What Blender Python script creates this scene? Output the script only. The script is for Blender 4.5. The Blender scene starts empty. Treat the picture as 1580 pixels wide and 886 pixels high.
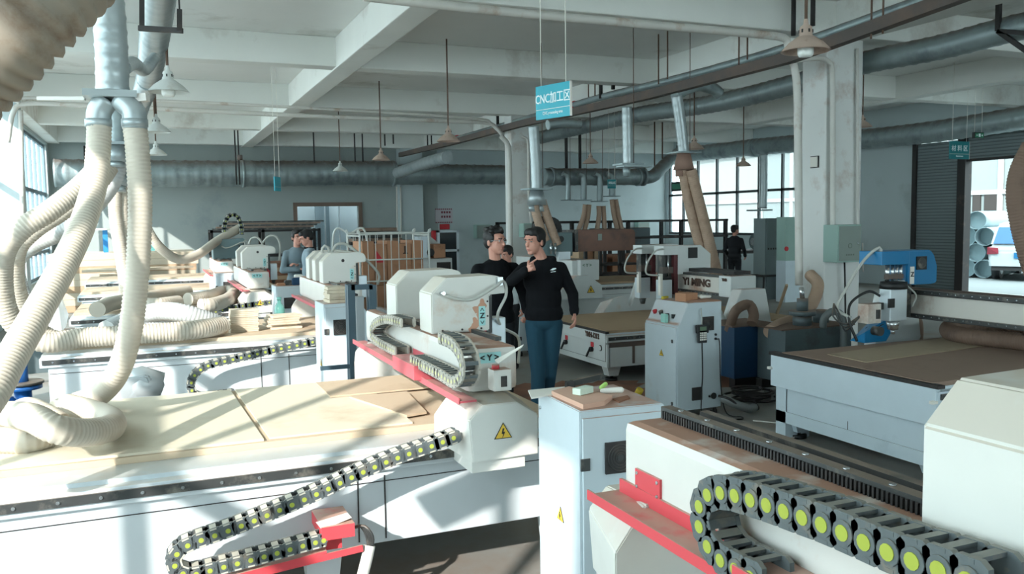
import bpy, bmesh, math, random
from mathutils import Vector, Matrix, noise
random.seed(7)
PI = math.pi
SC = bpy.context.scene
COL = SC.collection
V3 = Vector

# ------------------------------------------------------------------ camera
F_PX = 1317.0; CX, CY, EYE = 790.0, 443.0, 1.87
_y = V3((228 - CX, CY - 347, F_PX)).normalized()
_x = V3((3900 - CX, CY - 295, F_PX)); _x = (_x - _y * _x.dot(_y)).normalized()
_z = _y.cross(_x)
if _z[1] < 0: _z = -_z
RIGHT = V3((_x[0], _y[0], _z[0])); UP = V3((_x[1], _y[1], _z[1])); FWD = V3((_x[2], _y[2], _z[2]))
cam_data = bpy.data.cameras.new('camera'); cam_data.sensor_width = 36; cam_data.lens = 36 * F_PX / 1580
cam_data.clip_start = 0.02; cam_data.clip_end = 300
cam = bpy.data.objects.new('camera', cam_data); COL.objects.link(cam)
mw = Matrix(((RIGHT[0], UP[0], -FWD[0], 0), (RIGHT[1], UP[1], -FWD[1], 0), (RIGHT[2], UP[2], -FWD[2], EYE), (0, 0, 0, 1)))
cam.matrix_world = mw
SC.camera = cam

def at(px, py, x=None, y=None, z=None, d=None):
    """point of the hall seen along a line of sight, where it meets the plane x, y or z (or depth d)"""
    a, b = (px - CX) / F_PX, -(py - CY) / F_PX
    r = RIGHT * a + UP * b + FWD
    if z is not None: t = (z - EYE) / r.z
    elif y is not None: t = y / r.y
    elif x is not None: t = x / r.x
    else: t = d
    return V3((0, 0, EYE)) + r * t

# ------------------------------------------------------------------ sky, sun, exposure
w = bpy.data.worlds.new('sky'); SC.world = w; w.use_nodes = True
bg = w.node_tree.nodes['Background']; bg.inputs[0].default_value = (0.77, 0.95, 0.99, 1); bg.inputs[1].default_value = 4.6
sd = bpy.data.lights.new('sun', 'SUN'); sd.energy = 6.3; sd.angle = math.radians(0.7); sd.color = (1.0, 0.96, 0.90)
sun = bpy.data.objects.new('sun', sd); COL.objects.link(sun)
SUN_DIR = V3((0.64, 0.70, -0.485)).normalized()
sun.rotation_euler = SUN_DIR.to_track_quat('-Z', 'Y').to_euler(); sun.location = (-20, -20, 20)
SC.view_settings.view_transform = 'Standard'; SC.view_settings.look = 'None'
SC.view_settings.exposure = 0.66; SC.view_settings.gamma = 1.0; SC.view_settings.use_curve_mapping = False
try:
    SC.cycles.max_bounces = 8; SC.cycles.diffuse_bounces = 5
except Exception: pass

# ------------------------------------------------------------------ materials
def lin(c):
    return tuple(((v / 255) / 12.92 if v <= 10 else (((v / 255) + .055) / 1.055) ** 2.4) for v in c) + (1,)
MATS = {}
def mat(name, rgb, rough=.55, metal=0.0, dust=None, dust_amt=0.0, stain=None, stain_amt=0.0, nscale=6.0, bump=0.0, var=0.06, trans=0.0, alpha=1.0, spec=.5):
    if name in MATS: return MATS[name]
    m = bpy.data.materials.new(name); m.use_nodes = True; nt = m.node_tree; N = nt.nodes; L = nt.links
    b = N['Principled BSDF']; b.inputs['Roughness'].default_value = rough; b.inputs['Metallic'].default_value = metal
    b.inputs['Specular IOR Level'].default_value = spec
    tc = N.new('ShaderNodeTexCoord'); nz = N.new('ShaderNodeTexNoise'); nz.inputs['Scale'].default_value = nscale; nz.inputs['Detail'].default_value = 5
    L.new(tc.outputs['Object'], nz.inputs['Vector'])
    c = lin(rgb)
    mx = N.new('ShaderNodeMix'); mx.data_type = 'RGBA'
    mx.inputs[6].default_value = tuple(max(0, v * (1 - var)) for v in c[:3]) + (1,); mx.inputs[7].default_value = tuple(min(1, v * (1 + var)) for v in c[:3]) + (1,)
    L.new(nz.outputs['Fac'], mx.inputs[0]); out = mx.outputs[2]
    if stain:
        n2 = N.new('ShaderNodeTexNoise'); n2.inputs['Scale'].default_value = nscale * .45; n2.inputs['Detail'].default_value = 8; n2.inputs['Roughness'].default_value = .65
        L.new(tc.outputs['Object'], n2.inputs['Vector'])
        r = N.new('ShaderNodeMapRange'); r.inputs[1].default_value = .64 - .28 * stain_amt; r.inputs[2].default_value = .78 - .2 * stain_amt
        L.new(n2.outputs['Fac'], r.inputs[0])
        m2 = N.new('ShaderNodeMix'); m2.data_type = 'RGBA'; L.new(r.outputs[0], m2.inputs[0]); L.new(out, m2.inputs[6]); m2.inputs[7].default_value = lin(stain); out = m2.outputs[2]
    if dust:
        g = N.new('ShaderNodeNewGeometry'); sx = N.new('ShaderNodeSeparateXYZ'); L.new(g.outputs['Normal'], sx.inputs[0])
        r = N.new('ShaderNodeMapRange'); r.inputs[1].default_value = .35; r.inputs[2].default_value = .85; r.inputs[4].default_value = dust_amt
        L.new(sx.outputs[2], r.inputs[0])
        n3 = N.new('ShaderNodeTexNoise'); n3.inputs['Scale'].default_value = 9; n3.inputs['Detail'].default_value = 6; L.new(tc.outputs['Object'], n3.inputs['Vector'])
        r3 = N.new('ShaderNodeMapRange'); r3.inputs[1].default_value = .22; r3.inputs[2].default_value = .46; L.new(n3.outputs['Fac'], r3.inputs[0])
        mu = N.new('ShaderNodeMath'); mu.operation = 'MULTIPLY'; L.new(r.outputs[0], mu.inputs[0]); L.new(r3.outputs[0], mu.inputs[1])
        m3 = N.new('ShaderNodeMix'); m3.data_type = 'RGBA'; L.new(mu.outputs[0], m3.inputs[0]); L.new(out, m3.inputs[6]); m3.inputs[7].default_value = lin(dust); out = m3.outputs[2]
    L.new(out, b.inputs['Base Color'])
    if bump:
        bp = N.new('ShaderNodeBump'); bp.inputs['Strength'].default_value = bump; bp.inputs['Distance'].default_value = .01; L.new(nz.outputs['Fac'], bp.inputs['Height']); L.new(bp.outputs[0], b.inputs['Normal'])
    if trans:
        b.inputs['Transmission Weight'].default_value = trans
    if alpha < 1: b.inputs['Alpha'].default_value = alpha
    MATS[name] = m; return m

def banded(name, rgb, rgb2, scale, axis='Z', **k):
    m = mat(name, rgb, **k)
    nt = m.node_tree; N = nt.nodes; L = nt.links; b = N['Principled BSDF']
    tc = N.new('ShaderNodeTexCoord'); wv = N.new('ShaderNodeTexWave'); wv.bands_direction = axis; wv.inputs['Scale'].default_value = scale
    L.new(tc.outputs['Object'], wv.inputs['Vector'])
    src = b.inputs['Base Color'].links[0].from_socket
    mx = N.new('ShaderNodeMix'); mx.data_type = 'RGBA'
    r = N.new('ShaderNodeMapRange'); r.inputs[1].default_value = .75; r.inputs[2].default_value = .95; L.new(wv.outputs['Fac'], r.inputs[0])
    L.new(r.outputs[0], mx.inputs[0]); L.new(src, mx.inputs[6]); mx.inputs[7].default_value = lin(rgb2); L.new(mx.outputs[2], b.inputs['Base Color'])
    bp = N.new('ShaderNodeBump'); bp.inputs['Strength'].default_value = .6; bp.inputs['Distance'].default_value = .02; L.new(wv.outputs['Fac'], bp.inputs['Height']); L.new(bp.outputs[0], b.inputs['Normal'])
    return m

DUST = (176, 140, 122)
W_MACH = mat('white_enamel', (206, 211, 210), .38, dust=DUST, dust_amt=.75, stain=(200, 186, 172), stain_amt=.1)
W_COOL = mat('white_enamel_clean', (200, 208, 212), .4, dust=(196, 186, 172), dust_amt=.7)  # cool white enamel with pale dust on upward faces
W_DUSTY = mat('dust_covered_enamel', (206, 204, 198), .5, dust=(166, 128, 108), dust_amt=1.0, stain=(190, 160, 140), stain_amt=.2)
W_CREAM = mat('cream_enamel', (208, 208, 202), .4, dust=(192, 176, 154), dust_amt=.6, stain=(196, 168, 144), stain_amt=.12)
W_RUST = mat('rust_stained_enamel', (212, 208, 200), .55, dust=(120, 90, 76), dust_amt=.9, stain=(150, 96, 62), stain_amt=.6, nscale=3)
GREY_CAB = mat('pale_grey_enamel', (190, 202, 208), .45, dust=DUST, dust_amt=.95, stain=(178, 180, 180), stain_amt=.1)
BLUE_WHITE = mat('bluish_white_enamel', (200, 214, 222), .45, stain=(180, 196, 204), stain_amt=.15)
ALU = mat('aluminium', (205, 216, 222), .35, .35, dust=(200, 190, 172), dust_amt=.4)
STEEL_D = mat('dark_rail_steel', (72, 74, 74), .5, .5, dust=(150, 134, 120), dust_amt=.7, stain=(130, 126, 118), stain_amt=.4, nscale=20)
BLACK = mat('black_plastic', (24, 26, 28), .5)
BLACK_M = mat('black_painted_steel', (40, 38, 38), .6, stain=(80, 66, 58), stain_amt=.3)
CHAIN = mat('charcoal_chain_plastic', (84, 92, 94), .6, dust=(150, 146, 134), dust_amt=.55, stain=(120, 112, 100), stain_amt=.3, nscale=30)
CHAIN_P = mat('dusty_chain_plastic', (168, 164, 154), .7, dust=(200, 188, 170), dust_amt=.6)
CHAIN_Y = mat('yellow_green_cap', (158, 168, 64), .8)
CHAIN_YP = mat('faded_yellow_cap', (196, 196, 140), .75)
CHAIN_C = mat('chain_crossbar_dusty', (190, 186, 172), .7)
RED = mat('salmon_red_enamel', (204, 70, 78), .5, dust=(186, 150, 134), dust_amt=1.0)
PINK = mat('dusty_pink_enamel', (184, 84, 92), .6, dust=(196, 150, 142), dust_amt=.8)
RED_S = mat('red_marking', (196, 48, 56), .6)
MDF = mat('brown_mdf', (140, 118, 104), .85, stain=(112, 92, 80), stain_amt=.3, nscale=3)
MDF_L = mat('light_mdf', (170, 146, 118), .85, stain=(150, 126, 100), stain_amt=.3, nscale=3)
PLY = mat('pale_plywood', (204, 196, 176), .8, stain=(188, 172, 146), stain_amt=.35, nscale=2.5)
PLY2 = mat('tan_plywood', (188, 170, 146), .8, stain=(166, 146, 122), stain_amt=.4, nscale=2.5)
PLY_E = mat('plywood_edge', (150, 112, 84), .85)
BLUE = mat('azure_enamel', (10, 114, 164), .4, dust=(120, 140, 150), dust_amt=.3)
BLUE_D = mat('dark_blue_enamel', (14, 58, 92), .5, dust=(120, 96, 82), dust_amt=.9)
TANK = mat('tank_grey_steel', (92, 106, 110), .55, .2, dust=(138, 112, 94), dust_amt=.95, stain=(80, 84, 84), stain_amt=.4)
GALV = mat('galvanised_steel', (150, 164, 166), .4, .4, dust=(120, 104, 94), dust_amt=.8, stain=(120, 132, 136), stain_amt=.5, nscale=5)
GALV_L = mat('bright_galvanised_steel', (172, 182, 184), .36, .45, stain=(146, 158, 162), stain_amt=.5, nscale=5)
PIPE_W = mat('white_conduit', (212, 210, 204), .5, stain=(176, 150, 132), stain_amt=.25)
HOSE = mat('cream_hose', (192, 184, 170), .6, stain=(178, 162, 142), stain_amt=.3, nscale=4)
HOSE_T = mat('tan_hose', (176, 150, 130), .65, stain=(150, 122, 102), stain_amt=.4, nscale=6)
HOSE_B = mat('brown_hose', (120, 98, 84), .7, stain=(90, 74, 66), stain_amt=.4)
HOSE_G = mat('grey_hose', (190, 194, 194), .6, stain=(168, 168, 160), stain_amt=.4)
HOSE_D = mat('dust_blotched_hose', (150, 140, 126), .65, stain=(116, 90, 68), stain_amt=.6, nscale=16)
WALL = mat('painted_plaster_wall', (184, 196, 198), .9, stain=(160, 170, 170), stain_amt=.25, nscale=1.2)
WALL_DK = mat('grey_plaster_wall', (158, 167, 165), .9, stain=(136, 148, 150), stain_amt=.3, nscale=1.0)
CEIL = mat('ceiling_paint', (236, 238, 236), .9, stain=(186, 184, 176), stain_amt=.25, nscale=1.0)
BEAM = mat('beam_paint', (234, 236, 232), .9, stain=(192, 186, 178), stain_amt=.25, nscale=1.4)
COLM = mat('column_paint', (226, 228, 226), .85, stain=(176, 150, 134), stain_amt=.35, nscale=2.2)
FLOOR = mat('dusty_concrete', (136, 136, 131), .75, stain=(128, 110, 96), stain_amt=.5, nscale=1.1, var=.15, bump=.15)
FRAME_D = mat('dark_window_frame', (60, 66, 68), .5)
FRAME_L = mat('pale_window_frame', (110, 130, 140), .5)
SHUTTER = banded('corrugated_shutter_steel', (124, 136, 138), (92, 102, 104), 4.2, 'Z', rough=.5, metal=.2)
LAMP_M = mat('dusty_lamp_enamel', (190, 168, 154), .6, stain=(160, 134, 118), stain_amt=.4, nscale=20)
LAMP_W = mat('white_lamp_enamel', (214, 218, 214), .5, stain=(190, 186, 176), stain_amt=.3)
BULB = mat('frosted_glass_bulb', (236, 240, 236), .3)
RUSTY = mat('rusty_tray_steel', (92, 84, 80), .75, stain=(110, 92, 82), stain_amt=.6, nscale=4)
ROD = mat('rusty_rod', (104, 82, 70), .8)
CHROME = mat('chrome', (200, 205, 208), .25, .9)
SIGN_C = mat('turquoise_sign', (20, 158, 178), .4)
SIGN_T = mat('dark_teal_sign', (22, 120, 128), .4)
TXT_W = mat('white_lettering', (226, 240, 242), .5)
TXT_K = mat('black_lettering', (26, 28, 30), .6)
TXT_B = mat('brown_lettering', (78, 56, 46), .7)
PLATE_C = mat('pale_cyan_plate', (160, 214, 214), .45)
YEL = mat('warning_yellow', (226, 186, 60), .5)
GREEN_BX = mat('pale_green_box_enamel', (150, 180, 172), .5)
GREEN_BD = mat('box_door_enamel', (138, 150, 144), .5)
GREY_PNL = mat('grey_panel_enamel', (116, 130, 132), .5)
CARD = mat('brown_cardboard', (176, 130, 100), .85, stain=(150, 106, 80), stain_amt=.4)
WOOD = mat('rough_timber', (186, 160, 132), .85, stain=(150, 118, 92), stain_amt=.4, nscale=5)
WOOD_P = mat('pale_timber', (200, 188, 168), .85, stain=(178, 160, 136), stain_amt=.3, nscale=5)
WOOD_BR = mat('reddish_timber', (140, 98, 76), .85, stain=(110, 76, 60), stain_amt=.4)
PAPER = mat('white_paper', (228, 226, 218), .9)
GLASS = mat('window_glass', (230, 240, 244), .05, alpha=.12)
GLASS_BT = mat('green_bottle_plastic', (120, 190, 180), .15, alpha=.7)
BOWL = mat('brushed_steel_bowl', (196, 202, 204), .35, .35)
SKIN = mat('skin', (196, 142, 124), .55, var=.04)
LIPS = mat('lips', (172, 106, 98), .6)
HAIR = mat('black_hair', (16, 15, 16), .6)
CL_BLACK = mat('black_cotton', (14, 16, 20), .9, spec=.2)
CL_JEANS = mat('blue_denim', (18, 60, 78), .9, stain=(34, 84, 100), stain_amt=.3, nscale=5)
CL_GREY = mat('grey_blue_jacket', (118, 134, 142), .9)
CL_DARK = mat('dark_clothing', (22, 25, 30), .9)
CL_LIGHT = mat('pale_grey_shirt', (176, 186, 188), .9)
SHOE = mat('dark_shoe', (26, 24, 24), .7)
EYE_K = mat('dark_eye', (20, 14, 12), .3)
EYE_W = mat('eye_white', (220, 214, 208), .4)

# ------------------------------------------------------------------ mesh builder
class M:
    def __init__(s): s.bm = bmesh.new(); s.mats = []; s.cur = 0
    def m(s, material):
        if material not in s.mats: s.mats.append(material)
        s.cur = s.mats.index(material); return s
    def face(s, vs, smooth=False):
        try:
            f = s.bm.faces.new(vs); f.material_index = s.cur; f.smooth = smooth; return f
        except ValueError: return None
    def box(s, a, b, bev=0, rot=None, piv=None):
        a, b = V3(a), V3(b)
        lo = V3([min(a[i], b[i]) for i in range(3)]); hi = V3([max(a[i], b[i]) for i in range(3)])
        t = bmesh.new(); bmesh.ops.create_cube(t, size=1)
        for v in t.verts:
            v.co = V3([lo[i] + (v.co[i] + .5) * (hi[i] - lo[i]) for i in range(3)])
        if bev: bmesh.ops.bevel(t, geom=t.edges[:], offset=bev, segments=2, affect='EDGES', profile=.6)
        if rot is not None:
            p = V3(piv) if piv is not None else (lo + hi) / 2
            for v in t.verts: v.co = p + rot @ (v.co - p)
        s._merge(t, smooth=False); return s
    def _merge(s, t, smooth=False, xf=None):
        t.verts.index_update(); mp = [s.bm.verts.new(xf @ v.co if xf else v.co) for v in t.verts]
        for f in t.faces: s.face([mp[v.index] for v in f.verts], smooth)
        t.free()
    def bar(s, p0, p1, wd, th=None, up=(0, 0, 1)):
        """square bar between two points"""
        p0, p1 = V3(p0), V3(p1); th = th or wd; d = (p1 - p0).normalized(); u = V3(up)
        if abs(d.dot(u)) > .95: u = V3((0, 1, 0))
        r = d.cross(u).normalized(); u = r.cross(d)
        vs = []
        for p in (p0, p1):
            for a, b in ((-1, -1), (1, -1), (1, 1), (-1, 1)): vs.append(s.bm.verts.new(p + r * a * wd / 2 + u * b * th / 2))
        for q in ((3, 2, 1, 0), (4, 5, 6, 7), (0, 1, 5, 4), (1, 2, 6, 5), (2, 3, 7, 6), (3, 0, 4, 7)): s.face([vs[i] for i in q])
        return s
    def rings(s, pts, radii, seg=16, cap=True, sy=1.0, smooth=True):
        pts = [V3(p) for p in pts]; n = len(pts)
        tang = []
        for i in range(n):
            d = pts[min(i + 1, n - 1)] - pts[max(i - 1, 0)]
            tang.append(d.normalized() if d.length > 1e-9 else V3((0, 0, 1)))
        t0 = tang[0]; u = V3((0, 0, 1)) if abs(t0.z) < .9 else V3((1, 0, 0)); r = t0.cross(u).normalized()
        prev = None; first = None
        for i in range(n):
            r = (r - tang[i] * r.dot(tang[i])).normalized(); b = tang[i].cross(r)
            ring = [s.bm.verts.new(pts[i] + (r * math.cos(2 * PI * k / seg) + b * math.sin(2 * PI * k / seg) * sy) * radii[i]) for k in range(seg)]
            if prev:
                for k in range(seg): s.face([prev[k], prev[(k + 1) % seg], ring[(k + 1) % seg], ring[k]], smooth)
            else: first = ring
            prev = ring
        if cap: s.face(list(reversed(first))); s.face(prev)
        return s
    def cyl(s, p0, p1, r0, r1=None, seg=16, cap=True):
        return s.rings([p0, p1], [r0, r0 if r1 is None else r1], seg, cap)
    def tube(s, pts, r, seg=10, step=.08, cap=True):
        P = spline(pts, step); return s.rings(P, [r] * len(P), seg, cap)
    def hose(s, pts, r, pitch=.022, seg=18, depth=.055, r1=None):
        P = spline(pts, pitch / 3.0); n = len(P); rr = []
        for i in range(n):
            base = r if r1 is None else r + (r1 - r) * i / (n - 1)
            rr.append(base * (1 - depth * (0, .25, 1)[i % 3] ))
        return s.rings(P, rr, seg, True)
    def duct(s, pts, r, pitch=.14, seg=20):
        P = spline(pts, pitch / 5.0); rr = [r * ((1.05 if r > .11 else 1.045) if i % 5 == 0 else 1.0) for i in range(len(P))]
        return s.rings(P, rr, seg, True)
    def lathe(s, prof, c=(0, 0, 0), seg=20, cap=True):
        c = V3(c); return s.rings([c + V3((0, 0, z)) for r, z in prof], [max(r, .0005) for r, z in prof], seg, cap)
    def prism(s, prof, axis, a, b, bev=0):
        """prof: polygon of pairs in the two other axes, extruded along axis from a to b"""
        t = bmesh.new(); o = {'x': (1, 2), 'y': (0, 2), 'z': (0, 1)}[axis]; ax = 'xyz'.index(axis)
        def mk(p, q):
            c = [0, 0, 0]; c[o[0]], c[o[1]] = p; c[ax] = q; return t.verts.new(c)
        A = [mk(p, a) for p in prof]; B = [mk(p, b) for p in prof]; n = len(prof)
        t.faces.new(A); t.faces.new(B)
        for i in range(n): t.faces.new([A[i], A[(i + 1) % n], B[(i + 1) % n], B[i]])
        bmesh.ops.recalc_face_normals(t, faces=t.faces[:])
        if bev: bmesh.ops.bevel(t, geom=t.edges[:], offset=bev, segments=2, affect='EDGES')
        s._merge(t); return s
    def hull(s, pts, smooth=False, bev=0):
        t = bmesh.new()
        for p in pts: t.verts.new(p)
        g = bmesh.ops.convex_hull(t, input=t.verts[:])
        junk = [e for e in g['geom_interior'] + g['geom_unused'] if isinstance(e, bmesh.types.BMVert)]
        if junk: bmesh.ops.delete(t, geom=junk, context='VERTS')
        bmesh.ops.dissolve_limit(t, angle_limit=.02, verts=t.verts[:], edges=t.edges[:])
        if bev: bmesh.ops.bevel(t, geom=t.edges[:], offset=bev, segments=2, affect='EDGES')
        s._merge(t, smooth); return s
    def ball(s, c, r, seg=12, rot=None):
        if not hasattr(r, '__len__'): r = (r, r, r)
        t = bmesh.new(); bmesh.ops.create_uvsphere(t, u_segments=seg, v_segments=max(6, seg * 2 // 3), radius=1)
        for v in t.verts:
            p = V3((v.co.x * r[0], v.co.y * r[1], v.co.z * r[2])); v.co = V3(c) + (rot @ p if rot else p)
        s._merge(t, True); return s
    def caps(s, p0, p1, r0, r1):
        """capsule with two radii"""
        p0, p1 = V3(p0), V3(p1); d = p1 - p0; L = d.length or 1e-6; q = d.to_track_quat('Z', 'Y')
        pr = []
        for k in range(5): a = -PI / 2 + PI / 2 * k / 4; pr.append((r0 * math.cos(a), r0 * math.sin(a)))
        for k in range(5): a = PI / 2 * k / 4; pr.append((r1 * math.cos(a), L + r1 * math.sin(a)))
        t = M(); t.lathe(pr, seg=12); qm = q.to_matrix().to_4x4(); qm.translation = p0
        s._merge(t.bm, True, qm); return s
    def build(s, name, parent=None, label=None, origin=None, kind=None, cat=None, group=None, smooth_all=False, world=True):
        bmesh.ops.recalc_face_normals(s.bm, faces=s.bm.faces[:])
        if parent is not None: off = parent['_o'] if '_o' in parent.keys() and world else (0, 0, 0)
        elif origin is not None: off = origin
        else:
            xs = [v.co for v in s.bm.verts]
            off = ((min(c.x for c in xs) + max(c.x for c in xs)) / 2, (min(c.y for c in xs) + max(c.y for c in xs)) / 2, min(c.z for c in xs))
        off = V3(off); bmesh.ops.translate(s.bm, verts=s.bm.verts[:], vec=-off)
        me = bpy.data.meshes.new(name); s.bm.to_mesh(me); s.bm.free()
        for mm in s.mats: me.materials.append(mm)
        o = bpy.data.objects.new(name, me); COL.objects.link(o)
        if parent is not None:
            o.parent = parent; o['_o'] = tuple(off)
        else:
            o.location = off; o['_o'] = tuple(off)
        if label: o['label'] = label
        if kind: o['kind'] = kind
        if cat: o['category'] = cat
        if group: o['group'] = group
        return o

def spline(pts, step):
    P = [V3(p) for p in pts]
    if len(P) == 2:
        n = max(1, int((P[1] - P[0]).length / step)); return [P[0].lerp(P[1], i / n) for i in range(n + 1)]
    Q = [P[0] * 2 - P[1]] + P + [P[-1] * 2 - P[-2]]; dense = []
    for i in range(1, len(Q) - 2):
        a, b, c, d = Q[i - 1:i + 3]; m = 24
        for k in range(m):
            t = k / m; dense.append(.5 * ((2 * b) + (c - a) * t + (2 * a - 5 * b + 4 * c - d) * t * t + (3 * b - a - 3 * c + d) * t ** 3))
    dense.append(P[-1])
    out = [dense[0]]; acc = 0.0; prev = dense[0]
    for p in dense[1:]:
        seg = (p - prev).length
        while acc + seg >= step and seg > 0:
            t = (step - acc) / seg; prev = prev.lerp(p, t); out.append(prev.copy()); seg = (p - prev).length; acc = 0.0
        acc += seg; prev = p
    if (out[-1] - dense[-1]).length > step * .3: out.append(dense[-1])
    return out

def thing(name, label, cat, loc=(0, 0, 0), group=None, rz=0, local=False):
    o = bpy.data.objects.new(name, None); COL.objects.link(o); o.empty_display_size = .1
    o.location = loc; o.rotation_euler = (0, 0, rz); o['label'] = label; o['category'] = cat
    o['_o'] = (0, 0, 0) if local else tuple(loc)
    if group: o['group'] = group
    return o

def dup(root, loc, label=None, group=None, rz=None):
    def cp(o, par):
        c = o.copy(); COL.objects.link(c)
        if par: c.parent = par
        for ch in list(o.children): cp(ch, c)
        return c
    r = cp(root, None); r.location = loc
    if rz is not None: r.rotation_euler = (0, 0, rz)
    if label: r['label'] = label
    if group: r['group'] = group
    return r

def text(s, size, loc, rz, material, parent=None, name='lettering', sx=1.0, off=.002, rx=PI / 2, shear=0, bold=0.0):
    c = bpy.data.curves.new(name, 'FONT'); c.body = s; c.size = size; c.align_x = 'CENTER'; c.align_y = 'CENTER'; c.extrude = off; c.offset = bold; c.resolution_u = 3
    t = bpy.data.objects.new(name + '_curve', c); me = bpy.data.meshes.new_from_object(t); bpy.data.objects.remove(t)
    R = Matrix.Rotation(rz, 4, 'Z') @ Matrix.Rotation(rx, 4, 'X') @ Matrix.Diagonal((sx, 1, 1, 1))
    off0 = V3(parent['_o']) if parent is not None else V3((0, 0, 0))
    T = Matrix.Translation(V3(loc) - off0)
    me.transform(T @ R); me.materials.clear(); me.materials.append(material)
    o = bpy.data.objects.new(name, me); COL.objects.link(o)
    if parent is not None: o.parent = parent
    return o

def st(o_name, mb): return mb.build(o_name, kind='structure')

# ================================================================== THE HALL
XL, XR, YB, YF, ZC, ZB = -2.5, 18.0, 27.5, -9.2, 4.66, 4.2
m = M().m(FLOOR); m.box((XL - .2, YF, -.12), (XR + .2, YB + .2, 0)); st('floor', m)
m = M().m(mat('yard_concrete', (112, 118, 118), .9, stain=(100, 106, 106), stain_amt=.3, nscale=.5))
m.box((-14, -16, -.2), (60, 46, -.13)); m.box((XR + .2, -16, -.13), (60, 46, -.01)); m.box((-14, -16, -.13), (XL - .2, 46, -.01)); st('ground', m)
m = M().m(CEIL); m.box((XL - .2, YF, ZC), (XR + .2, YB + .2, ZC + .15)); st('ceiling', m)
m = M().m(BEAM)
for a, b in ((XL, XL + .3), (2.73, 3.08), (8.42, 8.9), (14.1, 14.45)): m.box((a, YF, ZB), (b, YB, ZC), .015)
for y in (-4.6, 0.0, 4.4, 9.0, 13.3, 18.0, 22.6, 27.1): m.box((XL, y - .17, ZB + .02), (XR, y + .17, ZC), .015)
st('trim_1', m)
# left wall: piers, sill wall, lintel
m = M().m(WALL)
m.box((XL - .2, YF, 0), (XL, YB, .55)); m.box((XL - .2, YF, 4.12), (XL, YB, ZC))
PIERS = [(-9.2, -1.6), (-1.62, -1.6), (-.2 + 8.9, 9.1), (17.9, 18.4), (27.0, 27.5)]  # first stretch is unseen wall, kept solid to cut light on the near router
for a, b in PIERS: m.box((XL - .2, a, .55), (XL, b, 4.12))
for a, b in PIERS[2:4]: m.box((XL, a, 0), (XL + .42, b, ZC))
st('wall_left', m)
n = 0
for a, b in ((-1.6, 8.7), (9.1, 17.9), (18.4, 27.0)):
    n += 1; f = M().m(FRAME_L); k = int(round((b - a) / .95)); dx = (b - a) / k
    for i in range(k + 1): f.box((XL - .13, a + i * dx - .028, .55), (XL - .06, a + i * dx + .028, 4.12))
    for z in (.58, 1.2, 2.75, 4.09): f.box((XL - .13, a, z - .045), (XL - .06, b, z + .045))
    wo = f.build('window_%d' % n, kind='structure')
    g = M().m(GLASS); g.box((XL - .1, a + .02, .6), (XL - .092, b - .02, 4.08)); g.build('glass', wo)
m = M().m(WALL); m.box((XL - .2, YF - .2, 0), (XR + .2, YF, 1.2)); m.box((XL - .2, YF - .2, 4.1), (XR + .2, YF, ZC)); m.box((XL - .2, YF - .2, 1.2), (1.5, YF, 4.1)); m.box((XR - 1, YF - .2, 1.2), (XR + .2, YF, 4.1)); st('wall_front', m)
f = M().m(FRAME_D)  # unseen window band, added to light the surfaces that face the camera side
for k in range(13): x_ = 1.55 + k * 1.283; f.box((x_ - .03, YF - .12, 1.2), (x_ + .03, YF - .06, 4.1))
for z in (1.24, 2.7, 4.06): f.box((1.5, YF - .12, z - .04), (XR - 1, YF - .06, z + .04))
f.build('window_6', kind='structure')
# back wall
m = M().m(WALL_DK)
wx0, wx1, wz0, wz1 = 4.35, 6.3, .95, 2.38
m.box((XL - .2, YB, 0), (wx0, YB + .2, ZC)); m.box((wx1, YB, 0), (9.0, YB + .2, ZC)); m.box((wx0, YB, 0), (wx1, YB + .2, wz0)); m.box((wx0, YB, wz1), (wx1, YB + .2, ZC))
m.m(WALL).box((9.0, YB, 0), (XR + .2, YB + .2, ZC))
m.m(WALL).box((7.6, YB - .45, 0), (8.35, YB, ZC))
m.m(BLACK_M).box((-1.6, YB - .02, 3.75), (-.75, YB + .01, 4.15)).box((-1.6, YB - .02, 2.6), (-1.1, YB + .01, 2.9))
st('wall_back', m)
f = M().m(mat('brown_wood_frame', (122, 104, 92), .7))
for a, b in (((wx0 - .12, YB - .05, wz1), (wx1 + .12, YB + .02, wz1 + .12)), ((wx0 - .12, YB - .05, wz0 - .1), (wx0, YB + .02, wz1)), ((wx1, YB - .05, wz0 - .1), (wx1 + .12, YB + .02, wz1)), ((wx0 - .12, YB - .05, wz0 - .1), (wx1 + .12, YB + .02, wz0))): f.box(a, b)
f.m(ALU); f.box((wx0 + .85, YB, wz0), (wx0 + .89, YB + .04, wz1)); f.box((wx0 + 1.3, YB, wz0), (wx0 + 1.34, YB + .04, wz1))
wo = f.build('window_4', kind='structure')
M().m(GLASS).box((wx0, YB + .05, wz0), (wx1, YB + .056, wz1)).build('glass', wo)
m = M().m(mat('office_wall', (196, 206, 210), .9)); m.box((3.2, YB + 3.4, 0), (8, YB + 3.5, 3.4)); m.box((3.1, YB + .3, 0), (3.2, YB + 3.4, 3.4)); m.box((7.9, YB + .3, 0), (8.0, YB + 3.4, 3.4)); m.box((3.1, YB + .2, 3.4), (8, YB + 2.6, 3.5))  # last box is a part roof, added to dim sky light in the office
m.m(GREY_PNL).box((4.7, YB + 3.3, .4), (5.35, YB + 3.38, 1.9)); m.m(FRAME_L).box((5.5, YB + 3.3, 1.0), (6.0, YB + 3.38, 2.5)); st('wall_office', m)
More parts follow.
